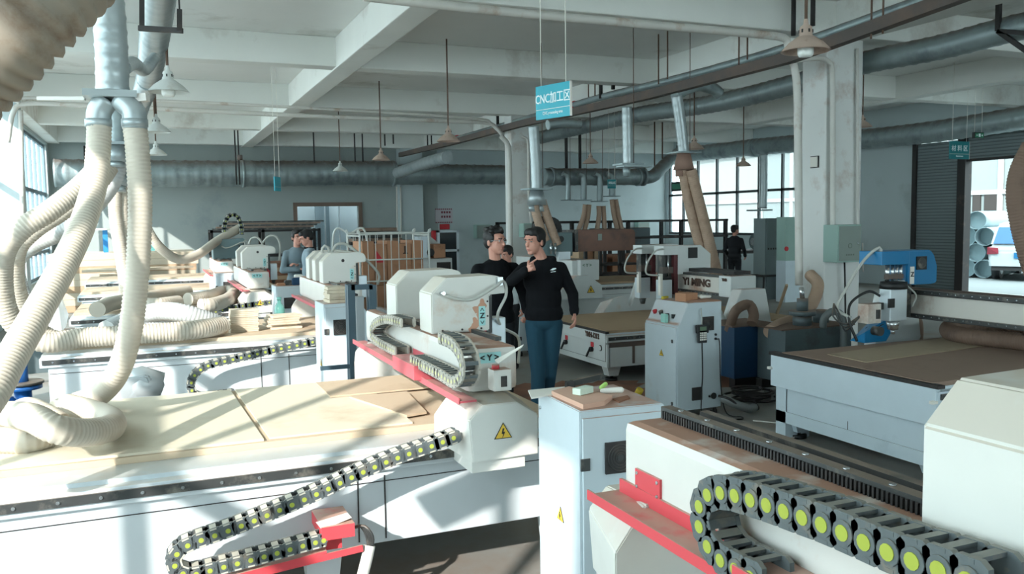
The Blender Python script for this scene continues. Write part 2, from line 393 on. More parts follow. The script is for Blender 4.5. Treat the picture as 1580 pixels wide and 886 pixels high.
# right wall
m = M().m(WALL)
m.box((XR, YF, 4.0), (XR + .2, YB, ZC)); m.box((XR, 27.3, 0), (XR + .2, YB, 4.0)); m.box((XR, 20.0, 0), (XR + .2, 27.3, 1.25)); m.box((XR, 16.1, 0), (XR + .2, 20.0, 4.0))
m.m(WALL_DK).box((XR, YF, 0), (XR + .2, 9.6, 4.0)); st('wall_right', m)
f = M().m(FRAME_D); a, b = 20.0, 27.3
ys = [20.0, 21.1, 22.2, 23.3, 24.4, 25.5, 26.4, 27.28]
for y in ys: f.box((XR + .03, y - .035, 1.25), (XR + .11, y + .035, 4.0))
for z in (1.29, 2.68, 3.96): f.box((XR + .03, a, z - .04), (XR + .11, b, z + .04))
wo = f.build('window_5', kind='structure'); M().m(GLASS).box((XR + .06, a, 1.3), (XR + .067, b, 3.95)).build('glass', wo)
m = M().m(SHUTTER); m.box((XR - .02, 14.75, 0), (XR + .05, 16.1, 3.62)); m.m(BLACK_M).box((XR - .08, 16.0, 0), (XR + .1, 16.12, 3.7)); m.box((XR - .1, 14.56, 0), (XR + .12, 14.78, 3.7)); st('door_1', m)
m = M().m(SHUTTER); m.box((XR - .02, 9.6, 3.15), (XR + .05, 14.6, 4.0)); m.m(BLACK_M).box((XR - .05, 9.6, 3.09), (XR + .08, 14.6, 3.15)); st('door_2', m)
# columns
def column(name, x0, x1, y0, y1):
    m = M().m(COLM); m.box((x0, y0, 0), (x1, y1, ZB + .05), .02); return st(name, m)
column('trim_2', 8.43, 9.06, 9.0, 9.47); column('trim_3', 7.67, 8.12, 18.0, 18.4)
# facade across the yard
m = M().m(mat('pale_facade', (120, 124, 122), .85)); fx = 30.0
m.box((fx, -6, 0), (fx + .4, 44, 7.0))
m.m(mat('facade_panel', (104, 114, 114), .7))
for i in range(12): y = 9 + i * 2.3; m.box((fx - .03, y + .12, 2.75), (fx, y + 2.18, 5.2)); m.box((fx - .03, y + .12, .3), (fx, y + 2.18, 2.6))
m.m(mat('facade_dark_opening', (34, 30, 28), .8))
for pa, pb in ((1502, 1514), (1520, 1542)): m.box((fx - .09, at(pb, 340, x=fx).y, .25), (fx - .02, at(pa, 340, x=fx).y, 2.58))
m.m(mat('white_facade_frame', (140, 146, 146), .6))
for i in range(13): y = 9 + i * 2.3; m.box((fx - .1, y - .1, 0), (fx - .03, y + .1, 5.3))
m.box((fx - .115, -6, 2.58), (fx - .03, 44, 2.75)); m.box((fx - .3, -6, 5.2), (fx, 44, 6.2))
st('wall_facade', m)

# ================================================================== CNC MACHINES
def chain_mesh(path, up_side, width, h, pitch, side_mat, dot_mat, bar_mat, dots=True, wv=None, open_frac=.5, rdot=.3, mark=None):
    """path: points on the centre line in a plane; width direction wv; links of height h"""
    P = spline(path, pitch); m = M(); wv = V3(wv).normalized(); hw = width / 2
    for i in range(len(P) - 1):
        a, b = P[i], P[i + 1]; d = (b - a).normalized(); n = wv.cross(d).normalized(); c = (a + b) / 2; L = (b - a).length
        m.m(side_mat)
        for s in (-1, 1):
            o = wv * s * (hw - .1 * h)
            pts = []
            for u_, v_ in ((-.66, -.36), (-.66, .36), (-.4, .5), (.4, .5), (.66, .36), (.66, -.36), (.4, -.5), (-.4, -.5)):
                q = n * v_ * h + d * u_ * L
                pts += [c + o + q + wv * .08 * h, c + o + q - wv * .08 * h]
            m.hull(pts)
        m.m(bar_mat)
        for s in (-1, 1):
            e = c + n * s * h * .43
            m.bar(e - wv * hw * .98, e + wv * hw * .98, L * open_frac, h * .10, up=n)
        if dots:
            for s in (-1, 1):
                e = c + wv * s * hw
                m.m(side_mat).cyl(e - wv * s * .03 * h, e + wv * s * .03 * h, h * (rdot + .12), seg=12)
                m.m(dot_mat).cyl(e, e + wv * s * .055 * h, h * rdot, seg=12)
    return m

def triangle_sign(m, c, s, axis='y', sgn=-1):
    """warning triangle plate facing -axis"""
    def tri(r, off):
        pts = [(-r, -r * .58), (r, -r * .58), (0, r * 1.1)]
        if axis == 'y': return [(c[0] + p, c[2] + q) for p, q in pts], c[1] + sgn * off
        return [(c[1] + p, c[2] + q) for p, q in pts], c[0] + sgn * off
    for r, mt, off in ((s, BLACK, .002), (s * .86, YEL, .0035)):
        pr, o = tri(r, off); base = c[1] if axis == 'y' else c[0]; m.m(mt).prism(pr, axis, base, o)
    m.m(BLACK); z0 = c[2] - s * .25
    pr = [(-.07, .75), (.12, .75), (.0, .38), (.2, .38), (-.12, -.25), (-.02, .18), (-.2, .18)]
    if axis == 'y': m.prism([(c[0] + p * s, z0 + q * s) for p, q in pr], 'y', c[1], c[1] + sgn * .005)
    else: m.prism([(c[1] + p * s, z0 + q * s) for p, q in pr], 'x', c[0], c[0] + sgn * .005)

def bed(root, x0, x1, yf, yb, zt, skirt_z, mats, deck=MDF, shelf=.28, leg_x=None, seams=(), rail=STEEL_D, leg_mat=None):
    white = mats
    m = M().m(white); m.box((x0 + .06, yf + .03, skirt_z), (x1 - .06, yb - .03, zt - .13), .008)
    m.m(BLACK_M)
    for sx in seams: m.box((sx - .003, yf + .026, skirt_z + .02), (sx + .003, yf + .032, zt - .16))
    m.box((x0 + .07, yf + .027, zt - .19), (x1 - .07, yf + .031, zt - .186))
    m.build('bed_frame', root)
    m = M().m(white); m.box((x0, yf, zt - .13), (x1, yb, zt - .05), .006); m.m(ALU).box((x0 + .01, yf + .06, zt - .05), (x1 - .01, yb - .06, zt - .03))
    m.build('bed_deck', root)
    for y in (yf - .012, yb - .02):
        m = M().m(rail); m.box((x0 + .02, y, zt - .105), (x1 - .02, y + .03, zt - .065)); m.m(CHROME)
        if y < yf:
            k = x0 + .1
            while k < x1 - .1: m.cyl((k, y - .004, zt - .085), (k, y, zt - .085), .008, seg=8); k += .16
        m.build('side_rail', root)
    m = M().m(deck); m.box((x0 + .03, yf + shelf, zt - .03), (x1 - .05, yb - .1, zt), .002); m.build('spoilboard', root)
    for lx in (leg_x or (x0 + .25, x1 - .25)):
        for ly in (yf + .15, yb - .15):
            m = M().m(leg_mat or white); m.hull([(lx - .09, ly - .07, skirt_z), (lx + .09, ly - .07, skirt_z), (lx - .09, ly + .07, skirt_z), (lx + .09, ly + .07, skirt_z), (lx - .06, ly - .06, .06), (lx + .06, ly - .06, .06), (lx - .06, ly + .06, .06), (lx + .06, ly + .06, .06)])
            m.m(BLACK); m.cyl((lx, ly, 0), (lx, ly, .03), .07); m.cyl((lx, ly, .03), (lx, ly, .07), .02)
            m.build('leg', root)

def head_cover(root, gx, y0, y1, zb, sgn=1, white=W_CREAM, plate=True, hose=True, lip=.10, w=.33, h=.30, rust=None, spindle=True, hole=False, fan=False, drop=.0):
    """cover over one spindle: chamfer on the back, lip over the spindle on the side sgn"""
    X = lambda t: gx + sgn * t
    zt = zb + h
    pr = [(X(0), zb), (X(0), zt - .085), (X(.085), zt - .005), (X(.36), zt), (X(w + lip - .02), zt - .015), (X(w + lip), zt - .045), (X(w + lip), zt - .10), (X(w), zt - .105), (X(w), zb)]
    m = M().m(white); m.prism(pr, 'y', y0, y1, .006)
    m.m(BLACK_M)
    for q in (.06, .17, .28): m.cyl((X(q), y0 - .003, zb + .015), (X(q), y0 + .002, zb + .015), .006, seg=8)
    for q in (.08, .16): m.cyl((X(w - .012), y0 - .003, zb + q), (X(w - .012), y0 + .002, zb + q), .005, seg=8)
    if hole: m.cyl((X(.2), y0 - .004, zt - .08), (X(.2), y0 + .002, zt - .08), .016, seg=14)
    if rust: m.m(rust).box((X(w - .02) - .0, y0 - .002, zb + .02), (X(w - .12), y0 + .001, zb + .14))
    c = m.build('spindle_cover', root)
    if fan:
        m = M().m(BLACK); m.box((X(.16), y0 - .012, zb + .17), (X(.16) + .11, y0, zb + .28)); m.m(STEEL_D).cyl((X(.16) + .055, y0 - .016, zb + .225), (X(.16) + .055, y0 - .01, zb + .225), .045); m.build('cooling_fan', c)
    if plate:
        px = X(w - .045)
        m = M().m(PLATE_C); m.box((px - .019, y0 - .004, zb + .03), (px + .019, y0, zb + .135)); lp = m.build('axis_plate', c)
        text('Z', .042, (px, y0 - .006, zb + .083), 0, TXT_K, lp, 'letter', bold=.0008)
        m = M().m(TXT_K)
        for zz, s in ((zb + .117, 1), (zb + .048, -1)):
            m.bar((px - .010, y0 - .005, zz - .008 * s), (px, y0 - .005, zz + .008 * s), .003, .003, up=(0, 1, 0)); m.bar((px + .010, y0 - .005, zz - .008 * s), (px, y0 - .005, zz + .008 * s), .003, .003, up=(0, 1, 0))
        m.build('arrow', lp)
    if spindle:
        yc = (y0 + y1) / 2
        m = M().m(STEEL_D); m.box((X(w + .0), yc - .07, zb - .02), (X(w + .03), yc + .07, zt - .11)); m.m(RED).box((X(w - .01), yc - .06, zb - .12), (X(w + .02), yc + .06, zb - .0))
        m.m(ALU).box((X(w + .03), yc - .05, zb - .16 - drop), (X(w + .12), yc + .05, zb + .06 - drop), .008)
        m.m(STEEL_D).cyl((X(w + .075), yc, zb - .16 - drop), (X(w + .075), yc, zb - .21 - drop), .028, .018)
        m.build('spindle_motor', root)
    if hose:
        m = M().m(GLASS_H); m.tube([(X(.14), y0 - .005, zt - .12), (X(.2), y0 - .03, zt - .15), (X(.3), y0 - .04, zt - .13), (X(w + lip), y0 - .03, zt - .06), (X(w + lip + .05), y0 - .02, zt - .1), (X(w + lip + .01), y0 - .03, zb + .02), (X(w + lip + .1), y0 + .1, zb - .08), (X(w + lip + .12), y0 + .5, zb - .2)], .010, 8, .02)
        m.build('coolant_hose', root)
    return c
GLASS_H = mat('grey_clear_tube', (176, 178, 172), .4)

def cnc(label, x0, x1, yf, yb, gx, heads, zt=.82, skirt=.33, white=W_CREAM, detail=2, sgn=1, side_chain=None, seams=(), group=None, head_kw=None, tray_mat=RED, chain2=None, deck=PLY2, y_over=(.16, .16), warn=True, beam_w=.26, tray_w=.11, rails=True, leg_x=None):
    """a flat bed router: bed along x, gantry along y over it"""
    root = thing('cnc_router', label, 'cnc machine', ((x0 + x1) / 2, (yf + yb) / 2, 0), group)
    bed(root, x0, x1, yf, yb, zt, skirt, W_COOL if white is W_CREAM else white, deck=deck, seams=seams, leg_x=leg_x)
    X = lambda t: gx + sgn * t
    y0, y1 = yf - y_over[0], yb + y_over[1]
    # legs of the gantry: faceted covers hung outside the bed
    for yy, s in ((y0, -1), (y1, 1)):
        ya, yb2 = (yy - .08 * 0, yy + .19) if s < 0 else (yy - .19, yy)
        yo = yy - .12 if s < 0 else yy + .12   # outer face
        yi = yo + .3 if s < 0 else yo - .3
        pts = []
        for (px, pz, inset) in ((-.12, .80, 0), (-.12, .93, 0), (-.02, 1.055, 0), (.20, 1.055, 0), (.34, .96, 0), (.34, .77, 0)):
            pts.append((X(px), yi, pz))
        for (px, pz) in ((-.03, .755), (-.045, .955), (.02, 1.02), (.19, 1.02), (.30, .95), (.30, .76)): pts.append((X(px), yo, pz))
        m = M().m(white); m.hull(pts, bev=.004)
        m.box((X(-.03), yo + .02 * -s, .70), (X(.24), yi, .78), .004)
        if warn and s < 0: triangle_sign(m, (X(.12), yo - .001, .88), .045)
        m.build('gantry_leg', root)
    m = M().m(W_DUSTY if white is W_CREAM else white); m.box((X(0), y0 + .02, 1.05), (X(beam_w), y1 - .02, 1.265), .03)
    m.build('gantry_beam', root)
    m = M().m(STEEL_D)
    for q in ((.06, beam_w - .04) if rails else (beam_w - .04,)): m.box((X(q), y0 + .2, 1.265), (X(q) + sgn * .03, y1 - .1, 1.285))
    m.build('linear_rail', root)
    # label block at the near end of the beam
    if detail >= 1:
        m = M().m(PLATE_C); m.box((X(.05), y0 + .012, 1.19), (X(.17), y0 + .021, 1.24)); lp = m.build('axis_plate', root)
        text('< Y >', .042, (X(.11), y0 + .009, 1.215), 0, TXT_K, lp, 'letter', bold=.0008)
    # tray
    if sgn > 0:
        m = M().m(tray_mat); m.box((gx - tray_w, y0 - .1, 1.035), (gx + .0, y1 - .0, 1.045)); m.box((gx - tray_w - .003, y0 - .1, 1.03), (gx - tray_w + .003, y1, 1.06)); m.build('cable_tray', root)
    else:
        m = M().m(tray_mat); m.box((gx, y0 - .05, 1.035), (gx + .12, y1, 1.045)); m.box((gx + .11, y0 - .05, 1.03), (gx + .116, y1, 1.06)); m.build('cable_tray', root)
    kw = dict(white=white); kw.update(head_kw or {})
    for (h0, h1) in heads: head_cover(root, gx, h0, h1, 1.27, sgn, **kw)
    return root

def shift_gantry(root, dz):
    for o in root.children:
        if o.name.split('.')[0] not in ('bed_frame', 'bed_deck', 'side_rail', 'spoilboard', 'leg', 'end_panel'): o.location.z += dz

def add_chain(root, path, width, h, pitch, wv, side=CHAIN, dot=CHAIN_Y, bar_=CHAIN_C, rdot=.28, open_frac=.5):
    m = chain_mesh(path, None, width, h, pitch, side, dot, bar_, True, wv, open_frac, rdot); return m.build('cable_chain', root)

# ---- machine A : big one in front, left
A = cnc('large white CNC router in front at left, its bed covered with pale plywood', -1.45, 2.05, 3.9, 5.68, 1.36, [(4.3, 4.52), (5.0, 5.23)], seams=(.86, .99), chain2=True,
        head_kw=dict(hose=False), tray_mat=PINK, tray_w=.085, leg_x=(-1.2, .70, 1.96))
m = M().m(GLASS_H); y0 = 4.3
m.tube([at(683, 453, y=y0 - .01), at(700, 460, y=y0 - .04), at(730, 462, y=y0 - .05), at(765, 442, y=y0 - .04), at(777, 434, y=y0 - .02), at(781, 455, y=y0), at(768, 485, y=y0), at(775, 505, y=y0 + .1), at(800, 522, y=y0 + .3), at(800, 560, y=y0 + .4)], .0085, 8, .02)
m.m(CHROME).cyl(at(680, 453, y=4.301), at(685, 453, y=4.26), .010); m.box(at(768, 428, y=4.27), at(773, 440, y=4.30)); m.build('coolant_hose', A)
m = M().m(mat('peach_rust_patch', (196, 150, 126), .8))   # rubbed patch beside the axis plate
for k_, (u_, v_) in enumerate(((736, 478), (741, 490), (734, 498), (744, 470), (730, 507))):
    c = at(u_, v_, y=4.3); m.prism([(c.x + .022 * math.cos(t) * (1 + .35 * math.sin(3 * t + k_)), c.z + .026 * math.sin(t) * (1 + .3 * math.cos(2 * t + k_))) for t in [i * PI / 7 for i in range(14)]], 'y', 4.2985 - .0003 * k_, 4.3005)
m.build('rubbed_patch', A)
m = M().m(W_DUSTY)  # lubricator on the beam end
c = at(771, 585, y=3.66); m.box((c.x - .045, 3.62, c.z - .05), (c.x + .045, 3.70, c.z + .05), .006); m.m(BLACK_M).box((c.x - .01, 3.617, c.z - .03), (c.x + .02, 3.62, c.z + .02))
m.m(RED).cyl((c.x - .02, 3.66, c.z + .05), (c.x - .02, 3.66, c.z + .07), .018); m.m(PAPER).hull([(c.x - .03, 3.6, c.z + .085), (c.x + .09, 3.6, c.z + .15), (c.x + .10, 3.6, c.z + .165), (c.x - .04, 3.62, c.z + .1), (c.x - .03, 3.63, c.z + .085), (c.x + .09, 3.63, c.z + .15)])
m.build('lubricator', A)
px = [(704, 670), (667, 684), (598, 708), (545, 731), (493, 756), (435, 781), (377, 805), (337, 820), (296, 834), (275, 845), (266, 862), (274, 879), (294, 883), (337, 872), (377, 862), (419, 851), (465, 838), (500, 829)]
add_chain(A, [at(p, q, y=3.69) for p, q in px], .075, .062, .0545, (0, 1, 0), rdot=.17)
p0, p1 = at(290, 893, y=3.73), at(500, 838, y=3.73)
m = M().m(RED); m.bar(p0 - V3((0, 0, .02)), p1 - V3((0, 0, .02)), .12, .012); m.bar(p0 + V3((0, -.055, -.03)), p1 + V3((.16, -.055, -.03)), .008, .03)
a = at(495, 832, y=3.68); b = at(545, 808, y=3.68); m.box((a.x, 3.65, a.z - .0), (b.x, 3.9, b.z + .012)); m.box((a.x + .03, 3.72, a.z - .07), (a.x + .1, 3.92, a.z)); m.build('chain_tray', A)
m = M().m(STEEL_D)
for k in range(4): m.tube([at(545, 815, y=3.72), at(556 + k * 2, 812, y=3.71 - k * .008), at(566 + k * 3, 828, y=3.7 - k * .01), at(568 + k * 2, 850, y=3.7)], .0065, 6, .02)
m.m(PAPER).tube([at(570, 842, y=3.7), at(566, 862, y=3.69), at(560, 886, y=3.69), at(556, 905, y=3.7)], .026, 10, .03)
m.hull([at(487, 806, y=3.7), at(536, 791, y=3.78), at(543, 799, y=3.68), at(497, 818, y=3.66), at(492, 812, y=3.66)])
m.build('wrapped_cables', A)
px = [(672, 522), (690, 530), (702, 546), (708, 566), (704, 584), (692, 590), (676, 580), (650, 566), (629, 556)]
pts = [at(p, q, x=1.245) + V3((.045, 0, 0)) for p, q in px]; pts = [V3((1.30, p.y, p.z)) for p in pts]
add_chain(A, pts, .085, .058, .047, (1, 0, 0), side=CHAIN_P, dot=CHAIN_YP, bar_=CHAIN, open_frac=.4, rdot=.14)
px = [(615, 499), (592, 493), (574, 500), (568, 515), (578, 528), (606, 543)]
pts = [at(p, q, x=1.245) for p, q in px]; pts = [V3((1.30, p.y, p.z)) for p in pts]
add_chain(A, pts, .085, .055, .05, (1, 0, 0), side=CHAIN_P, dot=CHAIN_YP, bar_=CHAIN, open_frac=.4, rdot=.12)
m = M().m(PINK); a = at(607, 560, x=1.24); b = at(640, 572, x=1.24); m.box((1.235, b.y, 1.045), (1.36, a.y, 1.12), .002); m.box((1.355, b.y - .08, 1.1), (1.362, a.y, 1.15)); m.build('chain_bracket', A)

# ---- machine F : the gantry nearest to the camera
F = cnc('white CNC router nearest the viewer, with red tray and fat yellow-dotted cable chain', -1.2, 1.75, .32, 2.06, 1.29, [(.9, 1.125)], seams=(), head_kw=dict(hose=False, plate=False), warn=False, rails=False)
m = M().m(STEEL_D); m.box((1.405, .3, 1.262), (1.44, 2.17, 1.30)); m.m(BLACK_M)
k = .35
while k < 2.15: m.box((1.398, k, 1.266), (1.406, k + .006, 1.29)); k += .0125
m.m(CHROME)
for k in range(14): m.cyl((1.422, .4 + k * .13, 1.30), (1.422, .4 + k * .13, 1.303), .008)
m.build('rack_rail', F)
px = [(1520, 905), (1440, 874), (1400, 862), (1360, 846), (1330, 833), (1292, 817), (1262, 805), (1232, 795), (1204, 785), (1178, 776), (1153, 769), (1130, 762), (1107, 759), (1088, 766), (1079, 791), (1085, 826), (1102, 854), (1123, 870), (1148, 884), (1175, 897)]
pts = [at(p, q, x=1.175) for p, q in px]; pts = [V3((1.215, p.y, p.z)) for p in pts]
add_chain(F, pts, .09, .078, .053, (1, 0, 0), rdot=.2, open_frac=.4, bar_=CHAIN)
m = M().m(RED)
a, b = at(981, 728, x=1.285), at(1019, 775, x=1.285); m.box((1.282, b.y, b.z + .0), (1.292, a.y, a.z + .012), .001)
m.m(CHROME)
for yy in (a.y - .012, b.y + .012):
    for zz in (a.z, b.z + .012): m.cyl((1.279, yy, zz), (1.283, yy, zz), .005)
m.m(RED).box((1.28, .3, 1.045), (1.29, 2.205, 1.085)); m.build('cover_plate', F)
m = M().m(RED); b = at(1140, 870, x=1.18); m.box((1.16, b.y - .25, 1.045), (1.29, b.y + .0, 1.10), .002); m.build('chain_bracket', F)

# ---- B, C, D, E : the row behind
Bm = cnc('white CNC router second in the left row, with three spindle covers', -.88, 2.3, 8.0, 9.75, 1.56, [(8.42, 8.62), (8.82, 9.02), (9.2, 9.4)], seams=(.9, 1.15), head_kw=dict(hole=True, hose=False), tray_mat=PINK, tray_w=.085)
px = [(487, 526), (455, 533), (420, 540), (395, 546), (360, 554), (325, 562), (304, 573), (294, 590), (297, 606), (310, 612), (360, 606)]
add_chain(Bm, [at(p, q, y=7.8) for p, q in px], .075, .07, .07, (0, 1, 0), rdot=.17)
Cm = cnc('white CNC router third in the left row, with two spindle covers', -.9, 2.0, 11.2, 12.9, 1.12, [(11.7, 11.9), (12.4, 12.6)], head_kw=dict(hole=True, hose=False), tray_mat=PINK, tray_w=.085)
px = [(420, 466), (395, 469), (360, 474), (340, 479), (315, 486), (300, 494), (296, 505)]
add_chain(Cm, [at(p, q, y=10.95) for p, q in px], .07, .066, .08, (0, 1, 0), rdot=.16)
GREY_HEAD = mat('slate_grey_enamel', (96, 118, 122), .5, dust=DUST, dust_amt=.5)
Dm = cnc('CNC router fourth in the left row, with a slate grey spindle cover', -1.05, 2.0, 14.7, 16.3, 1.0, [(15.3, 15.7)], head_kw=dict(white=GREY_HEAD, hole=False, w=.42, lip=.05, h=.34))
Em = cnc('CNC router farthest back in the left row, before the timber stacks', -1.15, 2.0, 18.0, 19.6, 1.45, [(18.6, 19.0)], head_kw=dict(white=GREY_HEAD, w=.36, lip=.04))
for mach, arcs, yy_ in ((Bm, (((512, 389), (520, 377), (534, 377), (552, 390), (572, 408), (585, 425), (582, 441)), ((497, 390), (498, 381), (505, 380), (509, 389))), 8.6), (Cm, (((384, 377), (388, 368), (398, 367), (406, 378)), ((404, 376), (414, 365), (426, 365), (432, 378), (431, 402))), 11.85)):
    m = M().m(GLASS_H)
    for L_ in arcs: m.tube([at(p_, q_, y=yy_) for p_, q_ in L_], .014, 8, .04)
    m.build('coolant_hose', mach)
# the chain arch standing above machine D
pts = [V3((1.25 , 15.5, 1.6)), V3((1.22, 15.5, 1.85)), V3((1.3, 15.5, 2.02)), V3((1.48, 15.5, 2.06)), V3((1.66, 15.5, 2.0)), V3((1.72, 15.5, 1.85)), V3((1.72, 15.5, 1.66))]
pts = [at(347, 368, y=15.5), at(346, 350, y=15.5), at(350, 337, y=15.5), at(358, 331, y=15.5), at(367, 335, y=15.5), at(372, 347, y=15.5), at(373, 362, y=15.5)]
add_chain(Dm, pts, .09, .075, .085, (0, 1, 0), rdot=.15)

# ---- G : right hand machine with the blue head
G = thing('cnc_router', 'CNC router with a bright blue spindle head and a rust-stained beam, at right', 'cnc machine', (6.4, 4.9, 0))
gx0, gx1, gy0, gy1, gz = 4.81, 8.3, 4.07, 5.74, .73
bed(G, gx0, gx1, gy0, gy1, gz, .14, BLUE_WHITE, deck=MDF, shelf=.07, leg_x=(4.98, 8.0), leg_mat=BLUE_WHITE)
m = M().m(BLUE_WHITE); m.box((gx0 - .01, gy0 + .01, .44), (gx0 + .03, gy1 - .01, .70), .003)
m.box((gx0 + .035, gy0 + .04, .14), (gx0 + .07, gy1 - .04, .44)); m.box((gx0 + .025, gy0 + .04, .14), (gx0 + .04, gy1 - .04, .235)); m.box((gx0 + .025, gy0 + .04, .14), (gx0 + .04, gy0 + .10, .44)); m.box((gx0 + .025, gy1 - .16, .0), (gx0 + .04, gy1 - .04, .44))
m.box((gx0 + .04, gy1 - .16, .0), (gx0 + .28, gy1 - .05, .15)); m.m(BLACK_M)
m.box((gx0 + .033, gy0 + .1, .232), (gx0 + .0365, gy1 - .16, .236)); m.box((gx0 + .033, gy1 - .165, .235), (gx0 + .0365, gy1 - .16, .44)); m.box((gx0 + .034, 4.9, .19), (gx0 + .0368, 4.905, .3))
m.box((gx0 - .015, gy0 - .01, .70), (gx0 + .05, gy1 + .01, .725)); m.m(PAPER).box((gx0 - .04, gy1 - .03, .58), (gx0, gy1 + .0, .60)); m.box((gx0 - .05, gy0 + .0, .60), (gx0, gy0 + .03, .62))
m.build('end_panel', G)
bxl, bxr = 6.38, 6.66
m = M().m(W_RUST); m.box((bxl, 3.6, .965), (bxr, 6.02, 1.165), .01); m.m(RUST_D := mat('brown_dusty_steel', (96, 76, 66), .8)).box((bxl + .02, 3.6, 1.165), (bxr, 6.02, 1.18)); m.build('gantry_beam', G)
m = M().m(STEEL_D)
for z in (1.17, .955): m.box((bxl - .035, 3.6, z - .016), (bxl + .03, 6.0, z + .016)); m.m(BLACK_M).box((bxl - .036, 3.6, z - .024), (bxl + .02, 6.0, z - .017)); m.m(STEEL_D)
m.m(CHROME)
for k in range(30):
    for z in (1.17, .955): m.cyl((bxl - .038, 3.7 + k * .08, z), (bxl - .034, 3.7 + k * .08, z), .006, seg=8)
m.build('linear_rail', G)
for yy, s in ((6.02, 1), (3.58, -1)):
    m = M().m(W_MACH); m.hull([(6.2, yy - .1, .7), (6.75, yy - .1, .7), (6.35, yy - .1, 1.12), (6.68, yy - .1, 1.12), (6.15, yy + .1, .3), (6.75, yy + .1, .3), (6.35, yy + .1, 1.12), (6.68, yy + .1, 1.12)], bev=.006)
    if s > 0: m.m(BLUE).hull([(5.98, yy - .16, .70), (6.24, yy - .16, .70), (5.98, yy - .16, .80), (6.3, yy - .16, .93), (6.42, yy - .16, .93), (5.98, yy + .02, .70), (6.3, yy + .02, .92), (6.42, yy + .02, .92)])
    m.m(BLACK_M).hull([(6.08, yy - .17, .82), (6.2, yy - .17, .86), (6.08, yy - .06, .82), (6.2, yy - .06, .86), (6.09, yy - .1, .84), (6.18, yy - .1, .875)])
    m.build('gantry_leg', G)
m = M().m(BLUE); ya, yc = 5.62, 5.86
a = at(1400, 385, y=ya).x; b = at(1445, 385, y=ya).x
m.prism([(a, 1.235), (a, 1.545), (b - .07, 1.545), (b - .02, 1.50), (b + .02, 1.40), (b + .02, 1.25), (b - .03, 1.235)], 'y', ya, yc, .01)
l = at(1358, 385, y=ya).x; m.box((l, ya - .02, 1.425), (a + .01, yc, 1.545), .006)
c = m.build('spindle_cover', G)
m = M().m(BLACK); fxx = (a + b) / 2; m.box((fxx - .07, ya - .012, 1.37), (fxx + .05, ya, 1.49)); m.m(STEEL_D).cyl((fxx - .01, ya - .016, 1.43), (fxx - .01, ya - .01, 1.43), .05); m.build('cooling_fan', c)
m = M().m(PAPER); m.box((a + .035, ya - .006, 1.245), (a + .085, ya - .001, 1.40)); lp = m.build('axis_plate', c); text('Z', .06, (a + .06, ya - .008, 1.33), 0, TXT_K, lp, 'letter', bold=.001)
m = M().m(ALU); m.box((a - .26, ya + .0, 1.0), (a - .02, ya + .06, 1.28), .004); m.m(STEEL_D).box((a - .02, ya, .95), (a + .06, ya + .2, 1.25)); m.m(CHROME)
for q in (-.2, -.14, -.09, -.04): m.cyl((a + q, ya + .03, 1.28), (a + q, ya + .03, 1.43), .015 if q > -.17 else .02)
m.m(RUSTY).box((a - .24, ya - .02, 1.30), (a - .06, ya + .03, 1.34)); m.build('slide_plate', G)
m = M().m(ALU); m.box((a - .32, ya - .12, .94), (a - .12, ya + .0, 1.22), .01); m.m(BLACK).cyl((a - .22, ya - .06, 1.22), (a - .22, ya - .06, 1.28), .12, .11); m.box((a - .34, ya - .125, 1.06), (a - .27, ya - .11, 1.14), .002)
m.m(CHROME).cyl((a - .22, ya - .06, .94), (a - .22, ya - .06, .86), .06, .045); m.cyl((a - .22, ya - .06, .86), (a - .22, ya - .06, .82), .02); m.build('spindle_motor', G)
m = M().m(W_RUST); m.box((a - .55, ya - .1, .93), (a - .40, ya + .02, 1.10), .006); m.m(STEEL_D).box((a - .46, ya - .11, .97), (a - .42, ya - .09, 1.05)).box((a - .42, ya - .05, 1.04), (a - .3, ya, 1.1)); m.cyl((a - .42, ya - .12, .86), (a - .42, ya - .04, .86), .04); m.build('drive_motor', G)
m = M().m(BLACK)
m.tube([V3((a - .3, ya, 1.15)), V3((a - .45, ya, 1.2)), V3((a - .6, ya + .05, 1.1)), V3((a - .66, ya, .95)), V3((a - .62, ya - .05, .78))], .012, 8, .03)
m.m(GLASS_H).tube([V3((l + .06, ya + .05, 1.5)), V3((l + .04, ya + .05, 1.58)), V3((l - .1, ya + .1, 1.45)), V3((l - .3, ya + .1, 1.2)), V3((l - .38, ya + .1, 1.05)), V3((l - .32, ya, .98))], .014, 8, .03)
m.m(GLASS_H).tube([V3((a - .03, ya - .02, 1.24)), V3((a + .03, ya - .08, 1.15)), V3((a - .02, ya - .08, 1.05))], .008, 8, .03)
for k in range(3): m.m(STEEL_D).tube([V3((l - .42, ya + .1, 1.1)), V3((l - .5 + .04 * k, ya + .02, 1.0)), V3((l - .38, ya, .93 - .03 * k)), V3((l - .2, ya, 1.0))], .007, 6, .03)
m.build('cable_bundle', G)

# ---- H : machine with YI MING beam and two spindles
H = thing('cnc_router', 'CNC router with stencilled beam and bare brown bed, behind the man in the hoodie', 'cnc machine', (6.0, 9.2, 0))
hx0, hx1, hy0, hy1, hz = 4.72, 7.6, 8.4, 10.25, .57
bed(H, hx0, hx1, hy0, hy1, hz + .02, .17, W_MACH, deck=MDF_L, shelf=.06, leg_x=(4.86, 7.3), leg_mat=W_MACH)
m = M().m(W_MACH); m.box((hx0 - .01, hy0 + .02, .44), (hx0 + .02, hy1 - .02, .565), .004); m.box((hx0 + .02, hy0 + .03, .17), (hx0 + .045, hy1 - .03, .44))
m.m(BLACK_M).box((hx0 + .016, hy0 + .06, .235), (hx0 + .0195, hy1 - .06, .238)); m.box((hx0 + .016, hy0 + .06, .235), (hx0 + .0195, hy0 + .065, .44)); m.box((hx0 - .015, hy0, .565), (hx0 + .03, hy1, .585))
